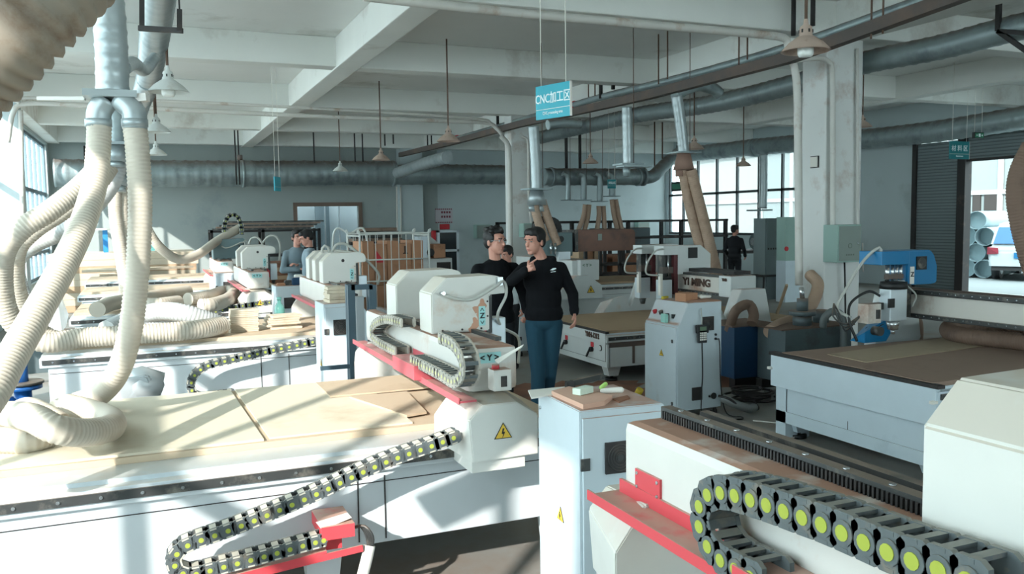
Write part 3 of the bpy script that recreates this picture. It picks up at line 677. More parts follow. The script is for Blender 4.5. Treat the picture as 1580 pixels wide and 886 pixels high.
for yy in (8.78, 9.45):
    m.m(RED_S).box((hx0 + .015, yy - .035, .37), (hx0 + .019, yy + .035, .425)); m.m(BLACK).cyl((hx0 - .015, yy, .34), (hx0 + .02, yy, .34), .03, seg=12); m.bar((hx0 - .02, yy, .34), (hx0 - .03, yy + .06, .25), .018)
m.m(STEEL_D).cyl((hx0 + .01, 8.58, .38), (hx0 + .02, 8.58, .38), .035, seg=14); m.m(W_MACH).cyl((hx0 + .005, 8.58, .38), (hx0 + .012, 8.58, .38), .027, seg=14)
m.build('end_panel', H)
text('YMH-1212', .085, (hx0 - .016, 8.72, .515), -PI / 2, TXT_B, H, 'lettering', sx=.9, bold=.003)
m = M().m(RUSTY); m.box((hx0 + .05, hy0 + .02, .40), (hx1 - .1, hy0 + .035, .46)); m.box((hx0 + .35, hy0 + .02, .2), (hx0 + .38, hy0 + .034, .42)); m.build('rusty_edge', H)
m = M().m(W_RUST); m.box((6.5, 8.5, .92), (6.8, 10.5, 1.12), .01); m.m(W_MACH).box((6.44, 8.42, .89), (6.82, 8.66, 1.15), .015); m.build('gantry_beam', H)
text('YI MING', .13, (6.495, 9.2, 1.025), -PI / 2, TXT_B, H, 'lettering', sx=1.25, bold=.006)
text('YMB', .05, (6.435, 8.54, 1.10), -PI / 2, TXT_B, H, 'lettering', sx=1.0, bold=.002)
m = M().m(STEEL_D)
for z in (1.135, .905): m.box((6.46, 8.66, z - .015), (6.53, 10.45, z + .015))
m.m(BLACK_M).box((6.55, 8.5, 1.16), (6.8, 10.5, 1.2)); m.m(CHROME)
for k in range(20): m.cyl((6.457, 8.75 + k * .085, .905), (6.461, 8.75 + k * .085, .905), .007, seg=8)
m.build('linear_rail', H)
for yy in (8.3, 10.5):
    m = M().m(W_MACH); m.hull([(6.2, yy - .08, .55), (6.9, yy - .08, .55), (6.45, yy - .08, 1.0), (6.8, yy - .08, 1.0), (6.15, yy + .08, .3), (6.9, yy + .08, .3), (6.42, yy + .08, 1.0), (6.8, yy + .08, 1.0)], bev=.006)
    m.hull([(5.7, yy - .1, .45), (6.3, yy - .1, .45), (5.95, yy - .1, .75), (6.15, yy - .1, .78), (5.7, yy + .1, .45), (6.3, yy + .1, .45), (5.85, yy + .1, .68), (6.15, yy + .1, .75)], bev=.005)
    m.build('gantry_leg', H)
for yh in (9.45, 9.98):
    xa = 6.12
    m = M().m(W_MACH); m.prism([(xa + .25, 1.12), (xa + .25, 1.50), (xa + .62, 1.50), (xa + .78, 1.38), (xa + .78, 1.12)], 'y', yh, yh + .22, .005); m.box((xa + .03, yh - .01, 1.38), (xa + .27, yh + .22, 1.50), .005)
    c = m.build('spindle_cover', H)
    m = M().m(BLACK); m.box((xa + .42, yh - .012, 1.33), (xa + .56, yh, 1.47)); m.cyl((xa + .49, yh - .016, 1.40), (xa + .49, yh - .01, 1.40), .055); m.build('cooling_fan', c)
    m = M().m(mat('dark_red_enamel', (92, 44, 48), .6)); m.box((xa + .2, yh - .0, .86), (xa + .26, yh + .2, 1.38)); m.m(STEEL_D).box((xa + .06, yh + .06, .95), (xa + .2, yh + .18, 1.38)); m.m(CHROME).cyl((xa + .13, yh + .03, 1.1), (xa + .13, yh + .03, 1.38), .012); m.m(RUSTY).box((xa + .04, yh + .02, 1.14), (xa + .2, yh + .1, 1.22)); m.build('slide_plate', H)
    m = M().m(ALU); m.box((xa - .03, yh - .05, .78), (xa + .14, yh + .08, 1.06), .01); m.m(BLACK).box((xa - .02, yh - .04, 1.06), (xa + .13, yh + .07, 1.09)); m.m(STEEL_D).cyl((xa + .05, yh, .78), (xa + .05, yh, .70), .05, .03); m.m(PAPER).box((xa - .045, yh - .055, .86), (xa - .01, yh - .0, 1.14)); m.build('spindle_motor', H)
    m = M().m(GLASS_H); m.tube([(xa + .05, yh, 1.46), (xa - .08, yh, 1.44), (xa - .2, yh, 1.3), (xa - .22, yh, 1.15), (xa - .05, yh - .03, 1.12)], .012, 8, .03); m.build('coolant_hose', H)

# ---- K : machine behind with big brown cover, grey head and cable arch
K = thing('cnc_router', 'CNC router with long brown dust cover and black cable arch, behind the two men', 'cnc machine', (5.4, 11.8, 0))
bed(K, 4.7, 8.2, 12.3, 14.0, .8, .3, W_MACH, deck=MDF_L)
a = at(893, 402, y=12.0); b = at(921, 430, y=12.0); e = at(872, 402, y=12.3)
m = M().m(W_MACH); m.box((e.x, 12.05, b.z), (b.x, 14.3, a.z), .02); m.box((a.x, 11.95, b.z - .02), (b.x + .02, 12.1, a.z + .01), .02); m.build('gantry_beam', K)
text('YIMIN', .11, (e.x + .26, 12.04, (a.z + b.z) / 2 + .02), 0, TXT_B, K, 'lettering', sx=1.0, bold=.004)
text('< Y >', .07, (a.x + .12, 11.945, a.z - .08), 0, mat('green_plate_lettering', (96, 130, 112), .6), K, 'letter', bold=.002)
p = [at(q, r, y=11.9) for q, r in ((866, 463), (866, 448), (890, 426), (908, 425), (929, 440), (930, 463))]
m = M().m(W_MACH); m.hull([(v.x, 11.9, v.z) for v in p] + [(v.x, 12.35, v.z) for v in p], bev=.006); m.m(ALU).box((p[0].x - .02, 11.85, .62), (p[5].x + .1, 12.4, p[0].z)); c = at(912, 448, y=11.89); triangle_sign(m, (c.x, 11.895, c.z), .07); m.build('gantry_leg', K)
a = at(893, 355, y=12.6); b = at(981, 386, y=12.6)
m = M().m(mat('brown_dust_cover', (128, 96, 84), .7, stain=(104, 84, 78), stain_amt=.4)); m.prism([(a.x - .05, b.z), (a.x - .05, a.z), (b.x - .05, a.z), (b.x, a.z - .04), (b.x, b.z), ], 'y', 12.6, 13.1, .02)
m.m(STEEL_D).box((a.x - .10, 12.55, b.z), (a.x - .04, 13.1, a.z)); m.m(GREEN_BD).box(at(922, 361, y=12.6) - V3((0, .01, 0)), at(929, 371, y=12.58)); m.build('dust_cover', K)
a = at(838, 359, y=12.5); b = at(884, 395, y=12.5)
m = M().m(GREY_HEAD); m.box((a.x, 12.5, b.z), (b.x, 12.9, a.z), .02); m.m(BLACK); c = at(866, 369, y=12.49); m.cyl((c.x, 12.49, c.z), (c.x, 12.5, c.z), .05); m.m(ALU).box(at(862, 389, y=12.4), at(876, 400, y=12.5)); m.m(CHROME)
for q in (850, 857): v = at(q, 375, y=12.44); m.cyl(v, v - V3((0, 0, .18)), .02)
m.build('spindle_cover', K)
pts = [at(q, r, y=12.7) for q, r in ((827, 362), (826, 347), (832, 339), (844, 338), (856, 341), (861, 350), (861, 360))]
add_chain(K, pts, .11, .09, .1, (0, 1, 0), side=BLACK, dot=BLACK, bar_=BLACK)

# ---- control cabinets
def cabinet(label, loc, rz, w, d, h, side=1, fan=True, tri='x', group=None, white=GREY_CAB):
    """box on castors, sloped console on the side (+1: +x, -1: -x)"""
    r = thing('control_cabinet', label, 'electrical cabinet', loc, group, rz, local=True)
    m = M().m(white)
    if side > 0: pr = [(0, .08), (w, .08), (w + .05, .1), (w + .05, h - .10), (w - .02, h), (0, h)]
    else: pr = [(0, .08), (0, h - .2), (.03, h - .18), (.12, h), (w, h), (w, .08)]
    m.prism(pr, 'y', 0, d, .004); m.build('body', r, world=False)
    m = M().m(white)
    if side > 0: m.box((.008, -.014, .12), (w - .01, .0, h - .03), .003)
    else: m.box((-.014, .01, .1), (0, d - .01, h - .22), .003)
    dr = m.build('door', r, world=False)
    for z in ((h * .78, h * .2) if side > 0 else (h * .68, h * .14)):
        m = M().m(STEEL_D)
        if side > 0: m.box((-.004, -.02, z), (.036, -.013, z + .05))
        else: m.cyl((-.022, d * .12, z), (-.01, d * .12, z), .012); m.box((-.024, d * .10, z - .02), (-.014, d * .13, z))
        m.build('hinge', dr, world=False)
    if fan:
        m = M().m(BLACK_M); fx = w * .62 if side > 0 else w * .68; fz = h - .2
        if side > 0: fx = w * .42
        yo = -.014 if side > 0 else 0
        m.box((fx - .065, yo - .012, fz - .065), (fx + .065, yo, fz + .065), .002)
        m.m(STEEL_D)
        for rr in (.055, .043, .031, .019):
            P = [(fx + rr * math.cos(t * PI / 12), yo - .014, fz + rr * math.sin(t * PI / 12)) for t in range(25)]
            m.rings(P, [.0022] * 25, 5, False)
        m.cyl((fx, yo - .016, fz), (fx, yo - .01, fz), .014); m.build('fan_grille', r, world=False)
    m = M()
    if tri == 'x': triangle_sign(m, (-.015 if side < 0 else -.001, d * .45, h * .55), .036, 'x')
    else: triangle_sign(m, (w * .3, -.016, h * .6), .036, 'y')
    m.build('warning_sticker', r, world=False)
    for cx, cy in ((.05, .05), (w - .05, .05), (.05, d - .05), (w - .05, d - .05)):
        m = M().m(BLACK_M); m.cyl((cx - .015, cy, .035), (cx + .015, cy, .035), .035, seg=14); m.m(CHROME).box((cx - .022, cy - .015, .04), (cx + .022, cy + .015, .085)); m.build('castor', r, world=False)
    return r
cabA = cabinet('tall white control cabinet in the foreground, scraps of wood and paper on top', (1.56, 3.0, 0), math.radians(-3), .40, .45, 1.1, 1)
m = M().m(CHROME); m.cyl((-.006, .42, 1.03), (.001, .42, 1.03), .008); m.build('lock', cabA, world=False)
cabG = cabinet('white control cabinet with sloped push-button console and a hanging handheld controller', (4.42, 6.55, 0), math.radians(2), .50, .52, 1.08, -1)
m = M()
for k, (mt) in enumerate((RED_S, STEEL_D, BLACK, BLACK)):
    m = M(); yy = .44 - k * .1; m.m(mt).cyl((.05, yy, .985), (.062, yy, .955), .022, seg=12) if k < 2 else m.m(mt).box((.045, yy - .02, .93), (.07, yy + .02, .97), .002)
    m.build('push_button', cabG, world=False)
m = M().m(BLACK_M); m.box((.16, -.016, .17), (.27, 0, .29)); m.cyl((.215, -.02, .23), (.215, -.01, .23), .035); m.build('fan_grille', cabG, world=False)
for sx_, sz_, sr_ in ((.41, .19, .03), (.36, .19, .01), (.43, .77, .012), (.43, .73, .012)): m = M().m(BLACK); m.cyl((sx_, -.01, sz_), (sx_, 0, sz_), sr_); m.build('cable_socket', cabG, world=False)
m = M().m(W_MACH); m.hull([(.5, .1, .6), (.58, .1, .6), (.5, .1, 1.0), (.56, .1, .95), (.5, .4, .6), (.58, .4, .6), (.5, .4, 1.0), (.56, .4, .95)]); m.build('side_cover', cabG, world=False)
m = M().m(BLACK); m.box((4.62, 6.50, .71), (4.71, 6.53, .87), .006); m.box((4.60, 6.50, .80), (4.73, 6.53, .88), .008); m.m(mat('lcd_green', (96, 120, 96), .3)).box((4.63, 6.496, .825), (4.70, 6.50, .862))
m.m(PAPER)
for i in range(4):
    for j in range(4): m.box((4.631 + i * .019, 6.497, .735 + j * .02), (4.645 + i * .019, 6.50, .75 + j * .02), .0)
m.m(GLASS_H).tube([(4.665, 6.52, .88), (4.67, 6.53, .95), (4.665, 6.535, 1.03)], .005, 6, .02)
m.m(BLACK).tube([(4.66, 6.51, .71), (4.66, 6.50, .4), (4.64, 6.49, .2), (4.66, 6.46, .02), (4.9, 6.3, .012), (5.0, 6.35, .012), (4.93, 6.5, .03), (4.88, 6.52, .3), (4.87, 6.53, .7), (4.84, 6.54, .73)], .006, 6, .03)
o = m.build('handheld_controller', label='black handheld controller with small screen hanging on the cabinet side', cat='controller')
cabB = cabinet('white control cabinet in the left row with pale boards stacked on its top', (1.335, 7.22, 0), 0, .33, .42, 1.18, 1)
cabC = cabinet('white control cabinet of the third router, cluttered with tools, in front of two spindle covers', (1.36, 10.35, 0), 0, .36, .4, 1.12, 1)
m = M().m(W_MACH); m.hull([(1.72, 10.35, .6), (1.72, 10.35, 1.03), (2.0, 10.35, .75), (2.05, 10.35, .6), (1.72, 10.75, .6), (1.72, 10.75, 1.03), (2.0, 10.75, .75), (2.05, 10.75, .6)]); o = m.build('side_cover', cabC); o.location = -V3(cabC.location) + V3((0, 0, 0)) if False else o.location
cabD = cabinet('white control cabinet farthest back in the left row', (.93, 14.0, 0), 0, .42, .4, 1.1, 1)

# ================================================================== PIPES AND DUCTS OVERHEAD
def px_pts(L, **k): return [at(p, q, **k) for p, q in L]
def one(mb, name, label, cat, group=None, **k): return mb.build(name, label=label, cat=cat, group=group, **k)

m = M().m(GALV); m.duct(px_pts([(1700, 15), (1560, 45), (1450, 73), (1334, 97), (1225, 130), (1100, 160), (990, 176), (900, 196), (835, 212)], x=9.35), .155, .2); one(m, 'air_duct', 'long dark galvanised duct rising to upper right behind the big square column', 'duct')
m = M().m(RUSTY); P = px_pts([(1700, -75), (1500, -14), (1222, 88), (1000, 147), (800, 192), (700, 219), (618, 239)], x=7.3)
for i in range(len(P) - 1): m.bar(P[i], P[i + 1] + (P[i + 1] - P[i]) * .004, .12, .13)
one(m, 'cable_tray', 'long rusty brown cable trough hung from the ceiling in front of the columns', 'cable tray')
m = M().m(GALV); m.duct(px_pts([(1600, -62), (1410, 5), (1207, 76), (1050, 120), (935, 148), (885, 162), (760, 198), (690, 218)], x=7.75), .062, .6, 12); m.m(RED_S)
for q in ((1440, -4), (885, 162), (705, 213)): c = at(*q, x=7.75); m.cyl(c - V3((0, .05, 0)), c + V3((0, .05, 0)), .075)
one(m, 'steel_pipe', 'slim steel pipe with red collars running above the rusty cable trough', 'pipe')
m = M().m(GALV)
m.duct([at(84, 267, y=26), at(300, 268, y=26), at(610, 267, y=26)], .37, .3, 28); m.duct([at(606, 270, y=26), at(700, 269, y=26), at(790, 270, y=26)], .31, .3, 28)
for q in (375, 606): c = at(q, 268, y=26); m.cyl(c - V3((.04, 0, 0)), c + V3((.04, 0, 0)), .40, seg=28)
one(m, 'air_duct', 'huge galvanised duct running straight along the back wall', 'duct')
m = M().m(GALV_L); m.duct([at(614, 267, y=24.5), at(650, 254, y=22.5), at(690, 243, y=20.5)], .16, .3, 16); one(m, 'air_duct', 'short slanting branch duct meeting the huge back duct', 'duct')
m = M().m(GALV); m.duct([at(838, 273, y=20), at(900, 273, y=20), at(984, 273, y=20)], .22, .3, 22)
for q in (850, 984, 992): c = at(q, 273, y=20); m.cyl(c - V3((.03, 0, 0)), c + V3((.03, 0, 0)), .25, seg=22)
m.duct([at(984, 273, y=20), at(1005, 273, y=20), at(1018, 262, y=20.2), at(1034, 247, y=20.6), at(1050, 240, y=21)], .17, .3, 18)
one(m, 'air_duct', 'galvanised header duct with four down pipes, its elbow climbing toward the right windows', 'duct')
m = M().m(GALV); m.duct(px_pts([(1045, 240), (1090, 235), (1200, 224), (1340, 214), (1450, 202), (1580, 182), (1700, 165)], x=17.2), .25, .3, 20)
c = at(1165, 228, x=17.2); m.cyl(c - V3((0, .1, 0)), c + V3((0, .1, 0)), .28, seg=20); one(m, 'air_duct', 'galvanised duct high along the right wall above windows and shutter', 'duct')
m = M().m(GALV_L)
m.duct([at(262, -120, z=3.6), at(247, -30, z=3.6), at(238, 60, z=3.55), at(228, 125, z=3.5), at(215, 160, z=3.4), at(208, 190, z=3.4)], .125, .2, 20)
for q in ((231, 122),): c = at(*q, z=3.5); m.cyl(c, c + V3((0, .05, -.01)), .14)
one(m, 'air_duct', 'white sunlit main duct running away along the left row', 'duct')
# drop 1 at left (near): thick spiral duct, flange, Y branch
d1 = 4.5
m = M().m(GALV_L); m.duct([at(160, -60, d=d1), at(168, 20, d=d1), at(172, 80, d=d1), at(174, 143, d=d1)], .081, .075, 22)
m.duct([at(190, 105, d=d1 + .05), at(205, 98, d=d1 + .5), at(222, 108, d=d1 + 1.2), at(238, 90, d=6.0)], .04, .1, 12)
r = thing('branch_duct', 'thick spiral duct dropping at upper left, with flange and two-way outlet', 'duct', (0, 5.0, 2.4))
m.build('spiral_duct', r)
m = M().m(GALV_L); a = at(130, 153, d=d1); b = at(211, 141, d=d1); cc = (a + b) / 2; m.bar(V3((a.x, cc.y, cc.z)), V3((b.x, cc.y, cc.z)), .2, .035); m.m(PIPE_W).bar(at(58, 152, d=d1), at(131, 152, d=d1), .02, .02); m.bar(at(210, 152, d=d1), at(228, 150, d=d1), .05, .04); m.build('flange', r)
m = M().m(GALV_L)
for q, e in (((152, 196), (166, 152)), ((208, 200), (186, 152))):
    mid = at((q[0] + e[0]) / 2 + (-5 if q[0] < 170 else 8), 170, d=d1); m.tube([at(*e, d=d1), mid, at(q[0], 185, d=d1), at(*q, d=d1)], .062, 18, .02)
    c = at(q[0], 190, d=d1); m.cyl(c + V3((0, 0, .02)), c - V3((0, 0, .02)), .066)
m.m(CHROME)
m.build('branch_outlet', r)
# drop 2, 3 further along the row
for (a0, b0, d0, rr, lab) in (((178, 150), (180, 225), 7.6, .075, 'second spiral duct drop of the left row, behind the two-way outlet'), ((186, 240), (186, 262), 10.6, .07, 'third spiral duct drop of the left row, thin and far')):
    r = thing('branch_duct', lab, 'duct', at(*b0, d=d0))
    m = M().m(GALV); m.duct([at(a0[0], a0[1] - 30, d=d0), at(*a0, d=d0), at(*b0, d=d0)], rr, .07, 16); m.m(GALV_L).cyl(at(b0[0], b0[1], d=d0), at(b0[0], b0[1] + 25, d=d0), rr, rr * 1.35); m.cyl(at(b0[0], b0[1] + 25, d=d0), at(b0[0], b0[1] + 34, d=d0), rr * .9); m.build('spiral_duct', r)
    m = M().m(GALV_L); c = at(b0[0], b0[1] - 3, d=d0); m.box(c - V3((.16, .12, .012)), c + V3((.2, .12, .012))); m.build('flange', r)
# black hanger bracket
m = M().m(BLACK_M); d0 = 6.0; A1, A2, A3, A4 = at(219, -40, d=d0), at(219, 44, d=d0), at(277, 47, d=d0), at(277, 15, d=d0)
m.bar(A1, A2, .035, .035); m.bar(A2 - V3((.02, 0, 0)), A3 + V3((.02, 0, 0)), .035, .035); m.bar(A3, A4, .035, .035); m.bar(A4, A4 + V3((0, 0, ZC - A4.z)), .012, .012); one(m, 'duct_hanger', 'black steel U-shaped hanger under the white main duct at upper left', 'bracket')
m = M().m(GALV_L); m.rings([at(236, 28, d=5.9), at(236, 10, d=5.9)], [.105, .11], 20)
m.bm.free()

# right side drops
def drop(label, top, mid, bot, y, rr, outlets=None, cone=None, flange=True, group=None, mt=None):
    r = thing('branch_duct', label, 'duct', at(*bot, y=y), group)
    m = M().m(mt or GALV); m.duct([at(*top, y=y), at(*mid, y=y), at(*bot, y=y)], rr, .12, 14); m.build('spiral_duct', r)
    c = at(*bot, y=y); m = M().m(ROD); m.cyl((c.x + rr * 1.3, c.y, c.z), (c.x + rr * 1.3, c.y, ZC + .01), .006, seg=6); m.build('hanger', r)
    if flange:
        m = M().m(GALV); m.box(c - V3((rr * 2.4, rr * 2, .012)), c + V3((rr * 2.4, rr * 2, .012))); m.build('flange', r)
    if cone:
        m = M().m(cone); m.cyl(c, c - V3((0, 0, rr * 3)), rr * 1.15, rr * 1.9); 
        for s in (-1, 1): m.cyl(c - V3((s * rr * .9, 0, rr * 2.9)), c - V3((s * rr * .9, 0, rr * 4.2)), rr * .75)
        m.build('outlet_cone', r)
    return r
drop('silvery corrugated duct drop beside the slim far column', (823, 195), (826, 240), (828, 292), 12.5, .085, cone=GALV_L, mt=GALV_L)
drop('pale duct drop ending in a short open spout above a horizontal gate', (967, 165), (968, 210), (969, 254), 11, .075, mt=GALV_L)
m = M().m(GALV); c = at(969, 262, y=11); m.cyl(at(967, 256, y=11), at(966, 273, y=11), .06, .045); m.box(at(957, 258, y=11) - V3((0, .12, 0)), at(1000, 255, y=11) + V3((0, .12, 0))); one(m, 'blast_gate', 'galvanised slide gate with spout under the pale duct drop', 'duct gate')
drop('silver ribbed duct drop with brown cone feeding two tan hoses', (1044, 148), (1050, 190), (1055, 236), 11, .085, cone=mat('dusty_brown_cone', (150, 120, 106), .7), mt=GALV_L)
for k, (q, lab) in enumerate(((876, 'leftmost'), (900, 'second'), (925, 'third'), (944, 'rightmost'))):
    t = {0: 309, 1: 309, 2: 311, 3: 303}[k]; yy = 19.7
    drop('%s of the four small elbow drops under the header duct' % lab, (q - 8, 268), (q, 275), (q, t), yy, .075 if k else .06, group='elbow drops')
    m = M()
# duct linking tops
m = M().m(GALV); m.duct(px_pts([(1040, 146), (1075, 132), (1100, 137), (1110, 145)], y=11), .09, .15, 14); one(m, 'elbow_duct', 'crooked dark elbow duct joining the silver ribbed drop to the long duct', 'duct')
m = M().m(GALV); m.duct(px_pts([(845, 193), (870, 190), (895, 192)], y=13), .08, .15, 14); one(m, 'elbow_duct', 'dark horizontal elbow duct near the turquoise sign', 'duct')
m = M().m(GALV_L); m.duct(px_pts([(1178, 238), (1178, 280), (1177, 322)], x=17.0), .12, .3, 14); m.m(GALV).box(at(1160, 326, x=17.0) - V3((.2, 0, 0)), at(1184, 323, x=17.0) + V3((.2, 0, 0))); one(m, 'branch_duct', 'pale duct drop in front of the right windows above the grey panels', 'duct')

# white conduits along the cross beams and down the columns
def pipe(L, r, label, mt=PIPE_W, name='conduit', group=None, step=.05, **k):
    m = M().m(mt); m.tube([p if isinstance(p, V3) else at(*p, **k) for p in L], r, 10, step); return one(m, name, label, 'pipe', group)
pipe([(560, -6), (640, 3), (800, 20), (1000, 38), (1160, 52), (1208, 58), (1216, 70), (1222, 92), (1229, 125), (1231, 200), (1232, 300), (1233, 440)], .05, 'thick white pipe crossing the ceiling and turning down the big column', y=8.7)
pipe([(1220, 94), (1262, 90), (1278, 95), (1284, 110), (1285, 200), (1285, 348)], .035, 'white conduit bending down the front of the big column', y=8.92)
pipe([(1323, 75), (1323, 200), (1323, 347)], .02, 'thin white conduit on the right edge of the big column', y=8.95)
pipe([(12, 220), (20, 175), (40, 160), (120, 162), (250, 168), (480, 179), (700, 187), (752, 190), (766, 198), (775, 208)], .045, 'white pipe crossing the ceiling between the left windows and the far column', y=17.6)
pipe([(30, 160), (45, 151), (300, 158), (600, 174), (740, 184), (757, 192)], .03, 'thin pale pipe above the far crossing pipe', y=17.5)
pipe([(773, 210), (783, 222), (786, 240), (787, 300), (788, 390), (789, 440)], .055, 'white pipe running down the slim far column', y=17.7)
pipe([(805, 211), (812, 214), (815, 226), (816, 300), (820, 345)], .03, 'thin pipe on the right side of the slim far column', y=17.8)
pipe([(32, 170), (34, 300), (36, 460)], .04, 'white vertical pipe beside the left window pier', y=17.7)
for q in (612, 618): pipe([(q, 288), (q + 1, 360), (q + 2, 420)], .025, 'thin vertical conduit beside the back wall pier', y=27.0, group='back wall conduits', step=.5)
m = M().m(BLACK_M)
# hanger rods
def rods(L, r=.012, y=None, x=None, group=None, mt=ROD, label='', top=None):
    for p, q, b in L:
        lo = at(p, b, y=y, x=x); hi = V3((lo.x, lo.y, ZC + .02)); mm = M().m(mt); mm.cyl(lo, hi, r, seg=6)
        mm.build('hanger_rod', label=label, cat='rod', group=group)
rods([(908, 0, 150), (918, 0, 148), (1016, 0, 130), (1030, 0, 122), (1140, 0, 100), (1153, 0, 92), (1344, 0, 60), (1362, 0, 52)], .011, x=7.3, group='cable trough hanger rods', label='thin rusty rod holding up the long cable trough')
rods([(927, 0, 152), (946, 0, 138)], .035, x=7.7, group='thick black hangers', label='thick black flat hanger above the steel pipe', mt=BLACK_M, top=4.3)
rods([(768, 0, 198), (786, 0, 186)], .035, x=7.75, group='thick black hangers at the far column', label='short black hanger by the far column top', mt=BLACK_M, top=4.3)
rods([(874, 0, 262), (895, 0, 262)], .04, y=20, group='header duct hangers', label='black rod holding the header duct with four down pipes', mt=BLACK_M, top=4.3)
rods([(1224, 0, 55), (1254, 0, 40)], .03, x=7.6, group='hangers beside the near right lamp', label='dark vertical strap beside the nearest right lamp', mt=BLACK_M)
rods([(365, 0, 285), (370, 0, 285), (548, 0, 250), (560, 0, 250), (485, 0, 252), (660, 0, 228), (666, 0, 228), (594, 0, 225), (607, 0, 222)], .02, y=23, group='far duct hangers', label='dark hanger rod above the far ducts', mt=BLACK_M, top=4.3)
rods([(1010, 0, 258), (1022, 0, 245)], .02, y=20.3, group='header elbow hangers', label='rod holding the climbing elbow of the header duct')
m = M().m(BLACK_M); c1, c2, c3, c4 = at(1540, 48, x=9.2), at(1538, 15, x=9.2), at(1600, 90, x=9.2), at(1590, 52, x=9.2)
m.bar(c1, V3((c1.x, c1.y, ZC)), .05); m.bar(c1, c3, .05); m.bar(c1, c4, .05); one(m, 'duct_hanger', 'black angle-iron bracket around the dark duct at upper right', 'bracket')

# pendant lamps
def lamp(loc, label, bulb=True, mt=LAMP_M, scale=1.0, top=ZC, group=None):
    r = thing('pendant_lamp', label, 'lamp', loc, group, local=True)
    s = scale; m = M().m(mt)
    prof = [(.185 * s, 0), (.175 * s, .012 * s), (.13 * s, .06 * s), (.075 * s, .10 * s), (.05 * s, .115 * s), (.045 * s, .18 * s), (.02 * s, .20 * s), (.015 * s, .24 * s)]
    m.lathe(prof, seg=28, cap=False); m.lathe([(a * .96, b - .004) for a, b in prof[:5]][::-1], seg=28, cap=False)
    m.m(BLACK_M)
    for k in range(6): a = k * PI / 3 + .3; m.box((.046 * s * math.cos(a) - .006, .046 * s * math.sin(a) - .006, .135 * s), (.046 * s * math.cos(a) + .006, .046 * s * math.sin(a) + .006, .16 * s))
    m.build('lamp_shade', r, world=False)
    m = M().m(ROD); m.cyl((0, 0, .2 * s), (0, 0, top - loc[2]), .012, seg=8); m.build('rod', r, world=False)
    if bulb:
        m = M().m(BULB); m.lathe([(.01, -.045), (.05, -.04), (.06, -.02), (.06, .05), (.03, .08)], seg=16); m.build('bulb', r, world=False)
    return r
for (p, q, z, lab, mt) in ((260, 142, 3.1, 'nearest of the three white lamps hanging down the left side', LAMP_W), (242, 204, 3.1, 'middle one of the three white lamps at left', LAMP_W), (241, 239, 3.1, 'farthest small one of the three white lamps at left', LAMP_W),
        (1243, 79, 3.12, 'large dusty lamp with visible bulb in front of the big column', LAMP_M), (692, 218, 3.1, 'nearest lamp of the middle row, in front of the cable trough', LAMP_M), (588, 247, 3.1, 'second lamp of the middle row, above the back duct', LAMP_M), (525, 264, 3.1, 'farthest lamp of the middle row, in front of the back duct', LAMP_W),
        (1071, 230, 3.1, 'brown lamp just behind the silver ribbed duct drop', LAMP_M), (911, 252, 3.1, 'lamp above the header duct with four down pipes', LAMP_M), (1147, 256, 3.1, 'lamp hanging before the right windows', LAMP_M), (1331, 196, 3.25, 'lamp half hidden behind the right edge of the big column', LAMP_M)):
    c = at(p, q, z=z)
    if p == 1331: c = at(1331, 196, y=13)
    lamp(c, lab, mt=mt, bulb=(p in (1243, 260)), scale=1.0)
m = M().m(RUSTY); m.cyl(at(366, 243, y=17), at(374, 243, y=17), .05); one(m, 'ceiling_fitting', 'tiny dark fitting on the ceiling conduit near the left rods', 'fitting')

# hanging signs
def sign(label, c, wd, ht, rz, mt, lines, top=ZC, th=.02, strings=True):
    r = thing('hanging_sign', label, 'sign', c, rz=rz, local=True)
    m = M().m(mt); m.box((-wd / 2, -th / 2, -ht / 2), (wd / 2, th / 2, ht / 2), .002); m.m(PAPER).box((-wd / 2, -th / 2 - .001, -ht * .22), (wd / 2, -th / 2, -ht * .205)); m.box((wd / 2 - .004, -th / 2 - .001, -ht / 2), (wd / 2 + .003, th / 2, ht / 2)); m.build('panel', r, world=False)
    for (s, size, z, sx) in lines:
        text(s, size, (0, -th / 2 - .002, z), 0, TXT_W, r, 'lettering', sx=sx, bold=size * .008)
    m = M().m(PAPER)
    for q in (-.36, .36): m.cyl((q * wd, 0, ht / 2), (q * wd, 0, top - c[2]), .004, seg=6)
    m.build('chain', r, world=False)
    return r
def face_rz(a, b): d = b - a; return math.atan2(d.y, d.x)
c = at(854, 156, y=6.6); wd = .44
sign('turquoise hanging sign with white lettering beginning CNC, in front of the cable trough', c, .42, .285, math.radians(-72), SIGN_C, [('CNC加工区', .105, .025, .78), ('CNC processing area', .036, -.095, .78)])
a, b = at(1457, 232, x=11.5), at(1503, 230, x=11.5)
c = at(1480, 232, y=11.6); sign('dark teal hanging sign with three white characters near the roller shutter', c, .52, .33, math.radians(0), SIGN_T, [('材 料 区', .12, .03, 1.0), ('Material area', .035, -.11, 1.0)])
c = at(428, 284, y=15.5); sign('small pale cyan sign seen nearly edge-on in front of the back duct', c, .3, .25, math.radians(62), SIGN_C, [])
c = at(944, 334, y=16.5); c = at(944, 284, y=16.0); sign('small dark teal sign hanging by the rightmost elbow drop', c, .2, .19, 0, SIGN_T, [('排钻区', .06, .02, 1.0)])
r = thing('exit_sign', 'small dark green exit sign box hung above the roller shutter', 'exit sign', at(1509, 209, y=12.0), local=True); c = at(1509, 209, y=12.0)
m = M().m(BLACK); m.box((-.13, -.03, -.06), (.13, .03, .06), .004); m.m(mat('exit_green', (40, 120, 90), .4)).box((-.115, -.033, -.045), (.115, -.03, .045)); m.build('box', r, world=False)
